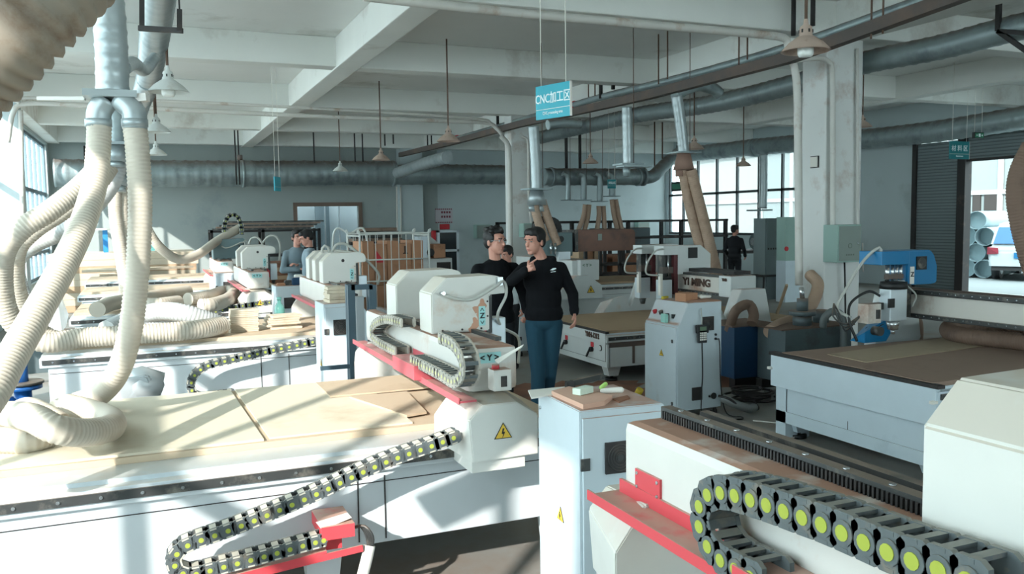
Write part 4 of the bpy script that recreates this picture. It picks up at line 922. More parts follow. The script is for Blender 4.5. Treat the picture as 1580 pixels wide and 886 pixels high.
m = M().m(TXT_W); m.box((-.02, -.035, -.03), (.03, -.033, .03)); m.box((-.09, -.035, -.006), (-.04, -.033, .006)); m.hull([(.05, -.035, 0), (.09, -.035, .02), (.09, -.035, -.02), (.05, -.033, 0), (.09, -.033, .02), (.09, -.033, -.02)]); m.build('running_figure_and_arrow', r, world=False)
m = M().m(PAPER); m.cyl((-.1, 0, .06), (-.1, 0, ZC - c.z), .004, seg=6); m.cyl((.1, 0, .06), (.1, 0, ZC - c.z), .004, seg=6); m.build('wire', r, world=False)
r = thing('exit_sign', 'dark square exit sign in front of the right windows', 'exit sign', at(1045, 288, x=17.7), local=True)
m = M().m(BLACK); m.box((-.05, -.3, -.17), (.0, .3, .17)); m.bar((-.02, 0, .17), (-.02, 0, ZC - 2.9), .02); m.m(mat('exit_green')if False else MATS['exit_green']).box((-.055, -.26, -.1), (-.05, .26, .1)); m.build('box', r, world=False)

# ================================================================== HOSES
def hose(label, pts, r, mt=HOSE, pitch=.022, seg=16, r1=None, depth=.085, name='suction_hose', group=None):
    m = M().m(mt); m.hose(pts, r, pitch, seg, depth, r1); return one(m, name, label, 'hose', group)
def dp(L): return [at(p, q, d=d) for p, q, d in L]
hose('fat ribbed hose crossing the upper left corner close to the viewer', dp([(-330, 400, 1.55), (-180, 245, 1.5), (-60, 122, 1.5), (30, 32, 1.5), (115, -55, 1.55), (240, -190, 1.7), (400, -420, 2.1)]), .088, HOSE_D, .027, 28, depth=.13)
hose('left cream hose of the two-way outlet, sweeping down to the lower left edge', dp([(153, 192, 4.5), (152, 225, 4.48), (147, 280, 4.4), (128, 345, 4.2), (98, 410, 3.95), (62, 475, 3.7), (22, 545, 3.45), (-20, 620, 3.2), (-90, 700, 3.0)]), .062, HOSE, .021, 22)
hose('right cream hose of the two-way outlet, curving down onto the front plywood', dp([(208, 196, 4.5), (212, 230, 4.5), (216, 300, 4.5), (215, 370, 4.5), (210, 440, 4.5), (201, 510, 4.5), (184, 570, 4.55), (155, 608, 4.7), (118, 622, 4.85), (85, 634, 4.75)]), .062, HOSE, .021, 22)
P = [at(p, q, z=.90) for p, q in ((85, 634), (75, 640))]
hose('loop of cream hose resting on the left end of the front plywood', [at(105, 626, z=.9), at(135, 634, z=.9), at(168, 646, z=.9), at(170, 660, z=.92), at(130, 668, z=.95), at(85, 662, z=1.0), at(50, 645, z=1.03), at(10, 640, z=.98), at(-40, 645, z=.92), at(-90, 660, z=.89)], .064, HOSE, .021, 22)
hose('cream hose end lying lowest at the left edge, under the loop', [at(75, 672, z=.885), at(40, 680, z=.885), at(0, 680, z=.885), at(-60, 685, z=.885), at(-120, 700, z=.885)], .064, HOSE, .021, 22)
hose('short cream hump of hose behind the loop at the left edge', [at(0, 655, z=.89), at(25, 635, z=.90), at(45, 628, z=.95), at(75, 640, z=.92), at(95, 652, z=.89)], .05, HOSE, .021, 18)
# hoses of the second drop: loops by the left window
kk = .068
hose('longest cream hose, looping out to the left window and onto the second router', dp([(150, 262, 7.3), (120, 292, 7.1), (75, 327, 6.9), (35, 352, 6.8), (8, 385, 6.8), (2, 430, 6.9), (10, 480, 7.0), (35, 512, 7.1)]) + [at(72, 529, y=8.05), V3((-.55, 8.12, .915)), V3((-.33, 8.12, .915)), V3((.03, 8.14, .915)), V3((.34, 8.2, .915)), V3((.62, 8.42, .915))], .088, HOSE, .028, 18)
hose('middle cream hose looping beside the left window', dp([(170, 258, 7.6), (150, 285, 7.5), (100, 325, 7.5), (55, 355, 7.5), (28, 385, 7.5), (24, 430, 7.6), (38, 480, 7.8), (60, 508, 8.0), (95, 524, 8.1), (150, 522, 8.3)]), .075, HOSE, .028, 16)
hose('lower grey-shaded hose looping beside the left window', dp([(185, 250, 7.8), (172, 285, 7.8), (140, 325, 7.9), (95, 358, 7.9), (50, 380, 7.9), (25, 405, 8.0), (30, 440, 8.1), (42, 470, 8.1), (55, 500, 8.2)]), .075, HOSE_G, .028, 16)
for k, L in enumerate(([(179, 275, 11), (178, 330, 11), (188, 400, 11), (194, 450, 11), (180, 472, 11.2), (162, 468, 11.4)], [(188, 280, 11.1), (190, 340, 11.1), (192, 400, 11.1), (196, 440, 11.2)])):
    hose(('white hose dropping straight behind the right near hose to the third router', 'second white hose dropping beside it, slightly farther')[k], dp(L), .085, HOSE, .03, 14)
hose('thin cream hose sagging from the near hose to the grey router head', dp([(222, 345, 13), (245, 380, 13.2), (275, 400, 13.6), (305, 393, 14), (335, 372, 14.5), (370, 352, 15)]), .075, HOSE, .03, 14)
def zt(L, z): return [at(p, q, z=z) for p, q in L]
hose('cream hose hump lying on the third router bed at left', zt([(150, 478), (175, 468), (215, 462), (250, 456), (290, 450)], .92), .09, HOSE, .03, 14)
hose('pair-ended cream hose on the third router bed', zt([(215, 470), (245, 470), (275, 466)], .91), .085, HOSE, .03, 14)
hose('fat cream hose curl on the third router bed by the chain', zt([(290, 462), (320, 458), (345, 450), (360, 452), (352, 462), (330, 470), (310, 472)], .92), .085, HOSE, .03, 14)
hose('thick grey hose arching over the second router bed', [at(165, 510, z=.94), at(205, 492, z=1.0), at(245, 481, z=1.06), at(285, 484, z=1.04), at(335, 500, z=.92)], .09, HOSE_G, .03, 14)
hose('short grey hose end under the arching one', [at(180, 512, z=.9), at(230, 502, z=.93), at(270, 497, z=.95), at(300, 506, z=.9)], .07, HOSE_G, .03, 14)
# tan hoses at the right
hose('left tan hose of the brown cone, dropping behind the stencilled beam', [at(p, q, y=11) for p, q in ((1053, 262), (1062, 310), (1077, 370), (1090, 425))], .075, HOSE_T, .03, 14, r1=.085)
hose('right tan hose of the brown cone, dropping behind the stencilled beam', [at(p, q, y=10.9) for p, q in ((1066, 262), (1078, 310), (1093, 370), (1106, 425))], .085, HOSE_T, .03, 14, r1=.095)
for k, L in enumerate(([(823, 312), (830, 340), (842, 372)], [(836, 310), (846, 340), (860, 378)])): hose(('left', 'right')[k] + ' tan hose below the silvery drop by the slim column', [at(p, q, y=12.5) for p, q in L], .075, HOSE_T, .03, 12)
for k, L in enumerate(([(903, 316), (900, 335), (890, 362)], [(909, 316), (907, 335), (900, 362)], [(924, 318), (924, 335), (920, 362)], [(931, 318), (932, 335), (933, 362)], [(944, 308), (947, 330), (954, 362)], [(950, 308), (954, 330), (961, 362)])):
    hose(('first (leftmost)', 'second', 'third', 'fourth', 'fifth', 'last (rightmost)')[k] + ' of the six thin tan hoses behind the brown dust cover', [at(p, q, y=19.7) for p, q in L], .065, HOSE_T, .05, 10, group='thin tan hoses')
hose('brown hose hanging at the right edge in front of the open gate', dp([(1590, 225, 7.0), (1572, 262, 7), (1566, 300, 7), (1572, 345, 7), (1585, 395, 7), (1600, 440, 7)]), .07, HOSE_B, .025, 18)
hose('tan hose curving from the pipe on the big column down to the tank', [at(1250, 424, y=8.5), at(1262, 440, y=8.3), at(1252, 470, y=8.1), at(1228, 492, y=7.7), at(1202, 503, y=7.45), at(1188, 512, y=7.25)], .075, HOSE_T, .026, 16)
hose('thick brown hose lying coiled on the far end of the blue-headed router', zt([(1660, 540), (1570, 527), (1500, 520), (1466, 513), (1470, 504), (1520, 503), (1580, 508), (1680, 518)], .80), .075, HOSE_B, .025, 18)

# ================================================================== VACUUM TANKS by the big column
r = thing('water_tank', 'dark blue and grey steel vacuum tank with pipes, before the big column', 'tank', (6.3, 7.9, 0))
a = at(1121, 515, y=7.6); z1 = .68
m = M().m(BLUE_D); m.box((5.75, 7.45, .12), (6.32, 8.0, z1), .004); m.m(TANK); m.box((6.05, 7.0, .12), (6.95, 7.44, z1), .004); m.m(BLACK_M); m.box((5.8, 7.5, 0), (6.3, 7.6, .12)); m.box((6.1, 7.05, 0), (6.9, 7.15, .12)); m.box((6.0, 7.3, 0), (6.9, 7.4, .12)); m.m(mat('tank_top_dust', (112, 92, 80), .9)).box((6.0, 7.0, z1), (7.0, 7.46, z1 + .012)); m.box((5.72, 7.45, z1), (6.34, 8.02, z1 + .012)); m.build('tank_body', r)
m = M().m(HOSE_B); m.tube([at(1125, 510, y=7.6), at(1135, 480, y=7.5), at(1155, 470, y=7.5), at(1163, 485, y=7.45), at(1160, 500, y=7.4)], .055, 12, .03); m.build('inlet_pipe', r)
m = M().m(TANK); c = V3((6.45, 7.2, z1)); m.cyl(c, c + V3((0, 0, .12)), .1); m.cyl(c + V3((0, 0, .12)), c + V3((0, 0, .17)), .14); m.cyl(c + V3((0, 0, .17)), c + V3((0, 0, .3)), .06); m.cyl((6.8, 7.3, z1), (6.8, 7.3, z1 + .15), .085); m.m(CHROME).cyl(c + V3((.0, 0, .3)), c + V3((-.02, 0, .42)), .025); m.build('valve', r)
m = M().m(mat('grey_plastic_pipe', (104, 112, 112), .5)); m.tube([(6.55, 7.0, z1), (6.55, 6.98, z1 + .1), (6.62, 6.95, z1 + .17), (6.72, 6.93, z1 + .14), (6.76, 6.92, z1), (6.76, 6.92, .25)], .04, 12, .02); m.build('outlet_pipe', r)
m = M().m(HOSE_B); m.tube([V3((6.9, 6.45, .72)), V3((6.92, 6.5, .80)), V3((7.05, 6.6, .83)), V3((7.25, 6.65, .82)), V3((7.5, 6.7, .78)), V3((7.7, 6.8, .6)), V3((7.75, 6.9, .1))], .06, 12, .03); m.m(CHROME).cyl((7.15, 6.62, .87), (7.15, 6.62, .95), .02); m.m(RED_S).cyl((7.15, 6.62, .93), (7.15, 6.62, .96), .05); one(m, 'vacuum_pipe', 'rusty brown vacuum pipe with a small valve behind the blue-headed router', 'pipe')

# ================================================================== PEOPLE
def remesh(o, vox, smooth=6):
    md = o.modifiers.new('remesh', 'REMESH'); md.mode = 'VOXEL'; md.voxel_size = vox; md.use_smooth_shade = True
    if smooth:
        s = o.modifiers.new('smooth', 'SMOOTH'); s.factor = .5; s.iterations = smooth
    return o
DEFJ = dict(hipL=(-.09, 0, .90), hipR=(.09, 0, .90), kneeL=(-.09, .03, .49), kneeR=(.09, .03, .49), ankL=(-.09, -.02, .09), ankR=(.09, -.02, .09),
            shL=(-.185, 0, 1.43), shR=(.185, 0, 1.43), elL=(-.25, -.02, 1.14), elR=(.25, -.02, 1.14), wrL=(-.25, .06, .90), wrR=(.25, .06, .90), head=(0, .03, 1.635), pelvis=(0, 0, .95), chest=(0, -.01, 1.30))
def figure(label, base, fw, J=None, head_dir=None, tilt=0, scale=1.0, top=CL_BLACK, legs=CL_JEANS, topname='sweater', vox=.009, hood=False, glasses=False, handL='relax', handR='relax', hairstyle=0, collar=None, emblem=False, short=False):
    fw = V3((fw[0], fw[1], 0)).normalized(); sr = V3((-fw.y, fw.x, 0)); base = V3(base)   # sr: the side seen at right when the figure faces the viewer
    j = dict(DEFJ); j.update(J or {})
    W = lambda t: base + sr * t[0] * scale + fw * t[1] * scale + V3((0, 0, t[2] * scale))
    S = scale
    r = thing('person', label, 'person', base)
    hd = V3((head_dir[0], head_dir[1], 0)).normalized() if head_dir else fw
    hs = V3((-hd.y, hd.x, 0)); hu = V3((0, 0, 1)); hd2 = (hd - hu * tilt).normalized(); hu = hs.cross(hd2) * -1
    if hu.z < 0: hu = -hu
    HC = W(j['head'])
    Hh = lambda a, b, c: HC + hs * a * S + hd2 * b * S + hu * c * S
    rotm = Matrix((hs, hd2, hu)).transposed()
    def hball(m, c, rr, seg=14): m.ball(Hh(*c), tuple(q * S for q in rr), seg, rotm)
    m = M().m(SKIN)
    hball(m, (0, -.012, .03), (.076, .096, .088), 20); hball(m, (0, .03, -.035), (.060, .062, .072), 16); hball(m, (0, .062, -.088), (.030, .026, .022)); hball(m, (0, .045, .035), (.062, .045, .05))
    m.caps(Hh(0, .088, .012), Hh(0, .108, -.024), .0085 * S, .0135 * S); hball(m, (.032, .058, -.018), (.024, .02, .022)); hball(m, (-.032, .058, -.018), (.024, .02, .022))
    hball(m, (0, .088, .035), (.05, .010, .010)); hball(m, (0, .086, -.060), (.022, .012, .012))
    for s in (-1, 1): hball(m, (s * .077, -.008, -.008), (.010, .020, .031)); hball(m, (s * .082, -.002, .006), (.008, .014, .014))
    nk = W(j['chest']) + V3((0, 0, .15 * S))
    m.caps(Hh(0, -.022, -.05), nk, .047 * S, .056 * S)
    # torso under the clothes
    low0 = V3((0, 0, -.06 * S)); m.hull([W(j['shL']) + low0 + sr * .05 * S, W(j['shR']) + low0 - sr * .05 * S, W(j['chest']) + fw * .08 * S, W(j['chest']) - fw * .08 * S, W(j['hipL']), W(j['hipR']), W(j['pelvis']) + fw * .06 * S, W(j['pelvis']) - fw * .06 * S, nk])
    for s in 'LR':
        m.caps(W(j['sh' + s]) + low0 * .8 + sr * (.03 if s == 'L' else -.03) * S, W(j['el' + s]), .036 * S, .033 * S); m.caps(W(j['el' + s]), W(j['wr' + s]), .033 * S, .026 * S)
        m.caps(W(j['hip' + s]), W(j['knee' + s]), .07 * S, .05 * S); m.caps(W(j['knee' + s]), W(j['ank' + s]), .05 * S, .04 * S)
        # hand
        wv = (W(j['wr' + s]) - W(j['el' + s])).normalized(); mode = handL if s == 'L' else handR
        side = (fw if mode == 'relax' else V3((0, 0, 1))); side = (side - wv * side.dot(wv)).normalized(); nrm = wv.cross(side)
        if mode == 'relax' and nrm.dot(-sr if s == 'R' else sr) < 0: nrm = -nrm   # palm towards the body
        w0 = W(j['wr' + s])
        m.hull([w0 + wv * a * S + side * b * S + nrm * c * S for a, b, c in ((0, -.024, -.014), (0, .024, -.014), (0, -.024, .014), (0, .024, .014), (.085, -.040, -.012), (.085, .038, -.012), (.085, -.040, .012), (.085, .038, .012))])
        for k, ln in enumerate((.070, .078, .073, .058)):
            off = .032 - k * .023; b0 = w0 + wv * .08 * S + side * off * S
            curl = 1.0 if mode != 'relax' else .45
            if mode == 'point' and k == 0: curl = .05
            d1 = (wv + nrm * curl * .8).normalized(); d2 = (wv * (1 - curl) + nrm * (.3 + curl)).normalized() if curl > .1 else wv; d3 = (nrm * curl - wv * .6 * curl + wv * (1 - curl)).normalized()
            p1 = b0 + d1 * ln * .45 * S; p2 = p1 + d2 * ln * .33 * S; p3 = p2 + d3 * ln * .25 * S
            m.caps(b0, p1, .0098 * S, .009 * S); m.caps(p1, p2, .009 * S, .0082 * S); m.caps(p2, p3, .0082 * S, .0072 * S)
        t0 = w0 + wv * .03 * S + side * .026 * S; t1 = t0 + (wv * .6 + side * .7 + nrm * .3).normalized() * .035 * S; t2 = t1 + (wv * .9 + nrm * .5).normalized() * .030 * S
        m.caps(t0, t1, .013 * S, .0105 * S); m.caps(t1, t2, .0105 * S, .0085 * S)
    remesh(m.build('body', r), vox * .62, 3)
    # face
    e = M()
    for s in (-1, 1):
        e.m(EYE_W); hball(e, (s * .030, .081, .010), (.013, .006, .006), 10); e.m(EYE_K); hball(e, (s * .030, .0845, .010), (.006, .005, .006), 8)
        e.m(HAIR); e.bar(Hh(s * .014, .096, .031), Hh(s * .048, .084, .033), .006 * S, .008 * S)
    e.build('eyes_and_brows', r)
    e = M().m(LIPS); hball(e, (0, .092, -.056), (.020, .007, .0045), 10); hball(e, (0, .091, -.063), (.016, .007, .0045), 10); e.build('mouth', r)
    # hair
    m = M().m(HAIR); random.seed(len(label))
    hball(m, (0, -.03, .052), (.086, .094, .083), 18); hball(m, (0, -.055, .0), (.076, .06, .07), 14); hball(m, (0, .035, .098), (.066, .052, .030), 12)
    for s in (-1, 1): hball(m, (s * .070, .0, .035), (.018, .05, .045), 10)
    if hairstyle == 1:
        for k in range(46):
            a = random.uniform(0, 2 * PI); rr = random.uniform(.02, .08); hball(m, (rr * math.cos(a), -.01 + rr * math.sin(a) * 1.15, .128 - rr * .4 + random.uniform(-.012, .02)), (.018, .022, .018), 8)
    else:
        for k in range(30):
            a = k / 30 * PI; hball(m, (-.06 * math.cos(a), .035 + .040 * math.sin(a), .082 + random.uniform(-.01, .006)), (.012, .014, .017), 8)
    remesh(m.build('hair', r), vox * .7, 2)
    if glasses:
        g = M().m(CHROME)
        for s in (-1, 1):
            P = [Hh(s * .031 + .021 * math.cos(t * PI / 8), .098 - abs(math.cos(t * PI / 8)) * .004, .008 + .017 * math.sin(t * PI / 8)) for t in range(17)]; g.rings(P, [.0016 * S] * 17, 5, False)
            g.tube([Hh(s * .052, .094, .012), Hh(s * .078, .04, .012), Hh(s * .082, -.005, .008)], .0016 * S, 5, .02)
        g.tube([Hh(-.010, .100, .010), Hh(.010, .100, .010)], .0016 * S, 5, .01); g.build('glasses', r)
    # top garment
    m = M().m(top)
    ch, pv = W(j['chest']), W(j['pelvis'])
    def ell(c, a, b, h): m.ball(c, (a * S, b * S, h * S), 16, Matrix((sr, fw, V3((0, 0, 1)))).transposed())
    ell(ch + V3((0, 0, .01 * S)), .185, .125, .20); ell((ch + pv) / 2, .165, .12, .20); ell(pv + V3((0, 0, .04 * S)), .178, .128, .13)
    lowr = V3((0, 0, -.035 * S)); m.caps(W(j['shL']) + sr * .03 * S + lowr, W(j['shR']) - sr * .03 * S + lowr, .058 * S, .058 * S)
    m.caps(W(j['shL']) + sr * .04 * S + lowr, nk - sr * .03 * S - V3((0, 0, .03 * S)), .052 * S, .045 * S); m.caps(W(j['shR']) - sr * .04 * S + lowr, nk + sr * .03 * S - V3((0, 0, .03 * S)), .052 * S, .045 * S)
    for s in 'LR':
        m.caps(W(j['sh' + s]) + lowr * 1.1 + sr * (.02 if s == 'L' else -.02) * S, W(j['el' + s]), .060 * S, .050 * S); cuff = W(j['el' + s]).lerp(W(j['wr' + s]), .93); m.caps(W(j['el' + s]), cuff, .053 * S, .040 * S)
        q = W(j['el' + s]).lerp(W(j['wr' + s]), .8); m.caps(q, cuff, .047 * S, .043 * S)
    if hood:
        for k in range(9):
            a = PI * (.0 + k / 8); c0 = nk + V3((0, 0, .03 * S)) + sr * math.cos(a) * .085 * S - fw * (math.sin(a) * .085 - .02) * S; m.ball(c0, .038 * S, 10)
        ell(nk - fw * .09 * S + V3((0, 0, -.03 * S)), .10, .06, .08)
    remesh(m.build(topname, r), vox * 1.05, 5)
    if hood:
        g = M().m(CL_BLACK)
    if collar:
        g = M().m(collar); P = [nk + V3((0, 0, .035 * S)) + sr * math.cos(t * PI / 8) * .068 * S + fw * (math.sin(t * PI / 8) * .066 + .01) * S for t in range(17)]; g.rings(P, [.014 * S] * 17, 8, False); g.build('collar', r)
    if emblem:
        c0 = ch + sr * .085 * S + fw * .135 * S + V3((0, 0, .10 * S)); g = M().m(TXT_W)
        g.hull([c0 + sr * a + V3((0, 0, b)) + fw * q for a, b in ((-.026, -.006), (.0, .012), (.024, .014), (.03, .006), (.0, -.008)) for q in (0, .004)]); g.hull([c0 + sr * a + V3((0, 0, b)) + fw * q for a, b in ((-.02, -.02), (.024, -.014), (.024, -.020), (-.02, -.026)) for q in (0, .004)]); g.build('chest_emblem', r)
        c1 = W(j['shL']).lerp(W(j['elL']), .55) + fw * .058 * S; g = M().m(TXT_W); g.hull([c1 + sr * a + V3((0, 0, b)) + fw * q for a, b in ((-.008, -.018), (.010, .02), (.014, .012), (.0, -.018)) for q in (0, .005)]); g.build('sleeve_mark', r)
    # trousers
    m = M().m(legs); ell2 = lambda c, a, b, h: m.ball(c, (a * S, b * S, h * S), 16, Matrix((sr, fw, V3((0, 0, 1)))).transposed())
    ell2(pv - V3((0, 0, .02 * S)), .160, .115, .11)
    for s in 'LR':
        m.caps(W(j['hip' + s]), W(j['knee' + s]), .088 * S, .066 * S); lo = W(j['knee' + s]).lerp(W(j['ank' + s]), .96); m.caps(W(j['knee' + s]), lo, .066 * S, .056 * S)
        for q in (.25, .5, .85): c0 = W(j['knee' + s]).lerp(lo, q); m.ball(c0, (.066 * S, .066 * S, .022 * S), 10)
    remesh(m.build('trousers', r), vox * 1.05, 4)
    for s in 'LR':
        a = W(j['ank' + s]); g = M().m(SHOE); g.caps(V3((a.x, a.y, a.z - .045 * S)) - fw * .03 * S, V3((a.x, a.y, a.z - .055 * S)) + fw * .15 * S, .044 * S, .036 * S); g.caps(a, V3((a.x, a.y, a.z - .04 * S)), .045 * S, .045 * S); remesh(g.build('shoe', r), vox, 2)
    return r
tocam = V3((-.425, -.905, 0))
def turn(v, deg): return Matrix.Rotation(math.radians(deg), 3, 'Z') @ V3((v[0], v[1], 0))
P1 = at(838, 400, d=7.6)
figure('man in a black hooded sweatshirt and blue jeans, pointing with one hand at his chest', (P1.x, P1.y, 0), tocam,
       J=dict(head=(-.075, .05, 1.672), chest=(0, 0, 1.33), shL=(-.185, .02, 1.475), shR=(.175, -.02, 1.47), elL=(-.275, .16, 1.34), wrL=(-.135, .30, 1.44), elR=(.262, -.03, 1.20), wrR=(.272, .06, 1.035), hipL=(-.085, 0, .93), hipR=(.085, 0, .93), pelvis=(0, 0, .99), kneeL=(-.055, .10, .50), ankL=(-.07, .10, .10), kneeR=(.045, .02, .49), ankR=(.01, -.22, .13)),
       head_dir=turn(tocam, -38), tilt=.08, hood=True, topname='hooded_sweatshirt', handL='point', emblem=True, collar=None)
P2 = at(765, 400, d=7.75)
figure('man with glasses in a plain black sweater, behind the white spindle covers', (P2.x, P2.y, 0), turn(tocam, 25),
       J=dict(head=(-.02, .04, 1.672), shL=(-.195, 0, 1.46), shR=(.195, 0, 1.46), elR=(.27, .0, 1.18), wrR=(.235, .14, 1.04), elL=(-.26, 0, 1.16), wrL=(-.24, .12, 1.0), chest=(0, 0, 1.32)),
       head_dir=turn(tocam, 52), glasses=True, hairstyle=1, legs=CL_DARK, handR='fist')
P3 = at(783, 400, d=10.6)
figure('man in a pale shirt, only his head showing between the two men in black', (P3.x, P3.y, 0), turn(tocam, -20), scale=.88, top=CL_LIGHT, legs=CL_DARK, vox=.012, head_dir=turn(tocam, -35), tilt=.25, topname='shirt')
P4 = at(459, 400, d=13.3)
figure('man in a grey-blue jacket with folded arms, at the far left row', (P4.x, P4.y, 0), turn(tocam, 25), J=dict(elL=(-.24, .08, 1.14), wrL=(.0, .22, 1.16), elR=(.24, .08, 1.14), wrR=(-.02, .20, 1.22)), top=CL_GREY, legs=CL_DARK, vox=.013, head_dir=turn(tocam, 40), topname='jacket')
P5 = at(475, 400, d=13.0)
figure('man in a pale jacket with black hood, looking down beside the man with folded arms', (P5.x + .02, P5.y, 0), turn(tocam, -75), top=mat('blue_grey_sleeve', (140, 158, 168), .9), legs=CL_DARK, vox=.013, head_dir=turn(tocam, -65), tilt=.45, collar=CL_BLACK, topname='jacket')
P6 = at(1133, 457, z=0)
figure('man in dark work clothes standing with his back turned, before the right windows', (P6.x, P6.y, 0), turn((-P6.x, -P6.y, 0), 160), scale=.95, top=CL_DARK, legs=CL_DARK, vox=.014, head_dir=turn((-P6.x, -P6.y, 0), 130), topname='work_jacket', J=dict(wrL=(-.2, .2, .98), wrR=(.2, .2, .98)))

# ================================================================== THINGS STANDING AROUND
def board(label, pts, z, th, mt=PLY, name='plywood_sheet', group=None):
    m = M().m(mt); m.prism([(p[0], p[1]) for p in pts], 'z', z, z + th, 0); return one(m, name, label, 'board', group)
board('large pale plywood sheet covering the left half of the front router bed', [(-1.35, 4.2), (.47, 4.2), (.43, 5.56), (-1.35, 5.56)], .821, .012, PLY)
board('pale plywood sheet on the right half of the front router bed, beside the open seam', [(.50, 4.22), (1.22, 4.22), (1.24, 5.56), (.46, 5.56)], .821, .010, PLY)
board('small tan plywood offcut lying on the bed next to the gantry', [(1.22, 4.33), (1.34, 4.36), (1.40, 4.95), (1.05, 4.95)], .832, .012, PLY2)
board('tan plywood sheet under the far end of the red tray', [(.95, 5.02), (1.9, 5.02), (1.9, 5.5), (.95, 5.5)], .833, .010, PLY2)
board('narrow light board on the brown bed of the blue-headed router', [(5.05, 4.93), (5.07, 5.36), (6.9, 5.62), (6.85, 5.12)], .731, .006, mat('light_board', (160, 144, 122), .85, stain=(140, 124, 104), stain_amt=.3))
# bowl-like steel hopper and blue pump behind machine A
r = M().m(BOWL); c = at(215, 600, y=6.3); r.rings([c + V3((-.1, .0, .05)), c + V3((.0, 0, .04)), c + V3((.14, 0, .0))], [.075, .12, .10], 16); r.hull([c + V3(v) for v in ((-.14, -.1, .09), (-.14, .1, .09), (.05, -.12, .11), (.05, .12, .11), (-.1, -.08, -.08), (-.1, .08, -.08), (.12, -.08, -.08), (.12, .08, -.08), (.17, 0, .03))], bev=.01)
for s in (-1, 1):
    for t in (-1, 1): r.m(BLACK_M).bar(V3((c.x + s * .08, c.y + t * .06, 0)), V3((c.x + s * .08, c.y + t * .06, c.z - .05)), .025)
one(r, 'dust_hopper', 'shiny steel dust hopper standing just behind the front plywood', 'hopper')
r = M().m(BLUE_D); c = at(35, 600, y=6.0); gm = mat('bright_blue_pump', (24, 84, 150), .4)
r.m(gm).cyl((c.x, c.y, .1), (c.x, c.y, c.z + .0), .05); r.cyl((c.x, c.y, c.z), (c.x, c.y, c.z + .025), .11); r.cyl((c.x, c.y, c.z + .025), (c.x, c.y, c.z + .15), .035); r.ball((c.x - .1, c.y, c.z - .14), (.16, .12, .1)); r.cyl((c.x - .1, c.y, 0), (c.x - .1, c.y, c.z - .15), .07); r.m(STEEL_D).cyl((c.x, c.y, c.z + .03), (c.x, c.y, c.z + .045), .12)
one(r, 'vacuum_pump', 'blue cast vacuum pump with flange beside the left wall', 'pump')
r = M().m(HOSE); c = at(80, 475, y=12.5)
r.m(mat('white_cloth', (220, 222, 220), .9)).hull([(c.x - .25, 12.4, .95), (c.x + .1, 12.4, 1.15), (c.x + .2, 12.6, .7), (c.x - .2, 12.7, .6), (c.x, 12.3, .5), (c.x + .15, 12.4, .45)], bev=.04); r.m(TANK).box((c.x - .35, 12.3, 0), (c.x + .3, 12.8, .5)); one(r, 'vacuum_unit', 'grey vacuum unit draped in white cloth by the left windows', 'machine')
# stacks of offcuts on machine B
def stack(label, c, w, d, n, th, mt, jitter=.02, rz=0, name='board_stack', group='pale boards'):
    """every board an object"""
    for k in range(n):
        m = M().m(mt); dx, dy = random.uniform(-jitter, jitter), random.uniform(-jitter, jitter)
        m.box((c[0] - w / 2 + dx, c[1] - d / 2 + dy, c[2] + k * th + .0005), (c[0] + w / 2 + dx, c[1] + d / 2 + dy, c[2] + (k + 1) * th - .001), .001, Matrix.Rotation(rz + random.uniform(-.08, .08) * (jitter > .01), 3, 'Z'))
        m.build(name, label=label, cat='board', group=group)
random.seed(3)
c = at(379, 512, z=.83); stack('one of the pale panels in the tall neat pile on the second router', (c.x, c.y + .15, .822), .26, .2, 12, .018, WOOD_P, .006, 0, 'wood_board', 'tall neat pile')
c = at(440, 508, z=.83); stack('one of the pale boards in the loose pile right of the neat pile', (c.x, c.y + .2, .822), .30, .22, 6, .022, WOOD_P, .03, .1, 'pale_board', 'loose pile')
stack('one of the pale boards piled on top of the white cabinet of the left row', (1.46, 7.40, 1.18), .15, .22, 5, .027, WOOD_P, .018, .0, 'pale_board', 'pile on cabinet')
m = M().m(RED); m.box((1.58, 7.33, 1.181), (1.68, 7.5, 1.20)); m.m(BLACK_M).box((1.57, 7.4, 1.20), (1.67, 7.55, 1.24)); one(m, 'tool_case', 'red and black tool case on the cabinet beside the pale boards', 'case')
c = at(432, 500, y=9.1); r = thing('plastic_bottle', 'green tinted plastic bottle standing on the second router bed', 'bottle', (c.x, 9.1, .82), local=True)
m = M().m(GLASS_BT); m.lathe([(.001, 0), (.05, .0), (.055, .02), (.055, .14), (.045, .19), (.02, .22), (.018, .25)], seg=16); m.build('bottle_body', r, world=False); m = M().m(GLASS_BT); m.lathe([(.024, .25), (.024, .28), (.001, .281)], seg=12); m.build('cap', r, world=False)
# clutter on cabinet A
T = 1.1
def scrap(label, pts, th, mt, name, cat='scrap', z=T): 
    m = M().m(mt); m.prism([tuple(p) for p in pts], 'z', z, z + th); return one(m, name, label, cat)
def cA(p, q, z=T): v = at(p, q, z=z); return (v.x, v.y)
scrap('tan hardboard piece on the front cabinet, under the white box', [cA(851, 610), cA(878, 603), cA(945, 617), cA(933, 626), cA(900, 632)], .02, mat('tan_hardboard', (206, 166, 146), .8), 'wood_offcut')
scrap('crumpled cream paper at the left corner of the front cabinet', [cA(815, 604), cA(876, 598), cA(880, 606), cA(845, 612), cA(820, 616)], .006, PAPER, 'paper_sheet')
v = at(900, 608, z=T + .02); m = M().m(mat('pale_green_soap', (206, 222, 206), .6)); m.box((v.x - .045, v.y - .02, T + .021), (v.x + .045, v.y + .025, T + .05), .004, Matrix.Rotation(.4, 3, 'Z')); one(m, 'small_box', 'small white and green box on the tan hardboard', 'box')
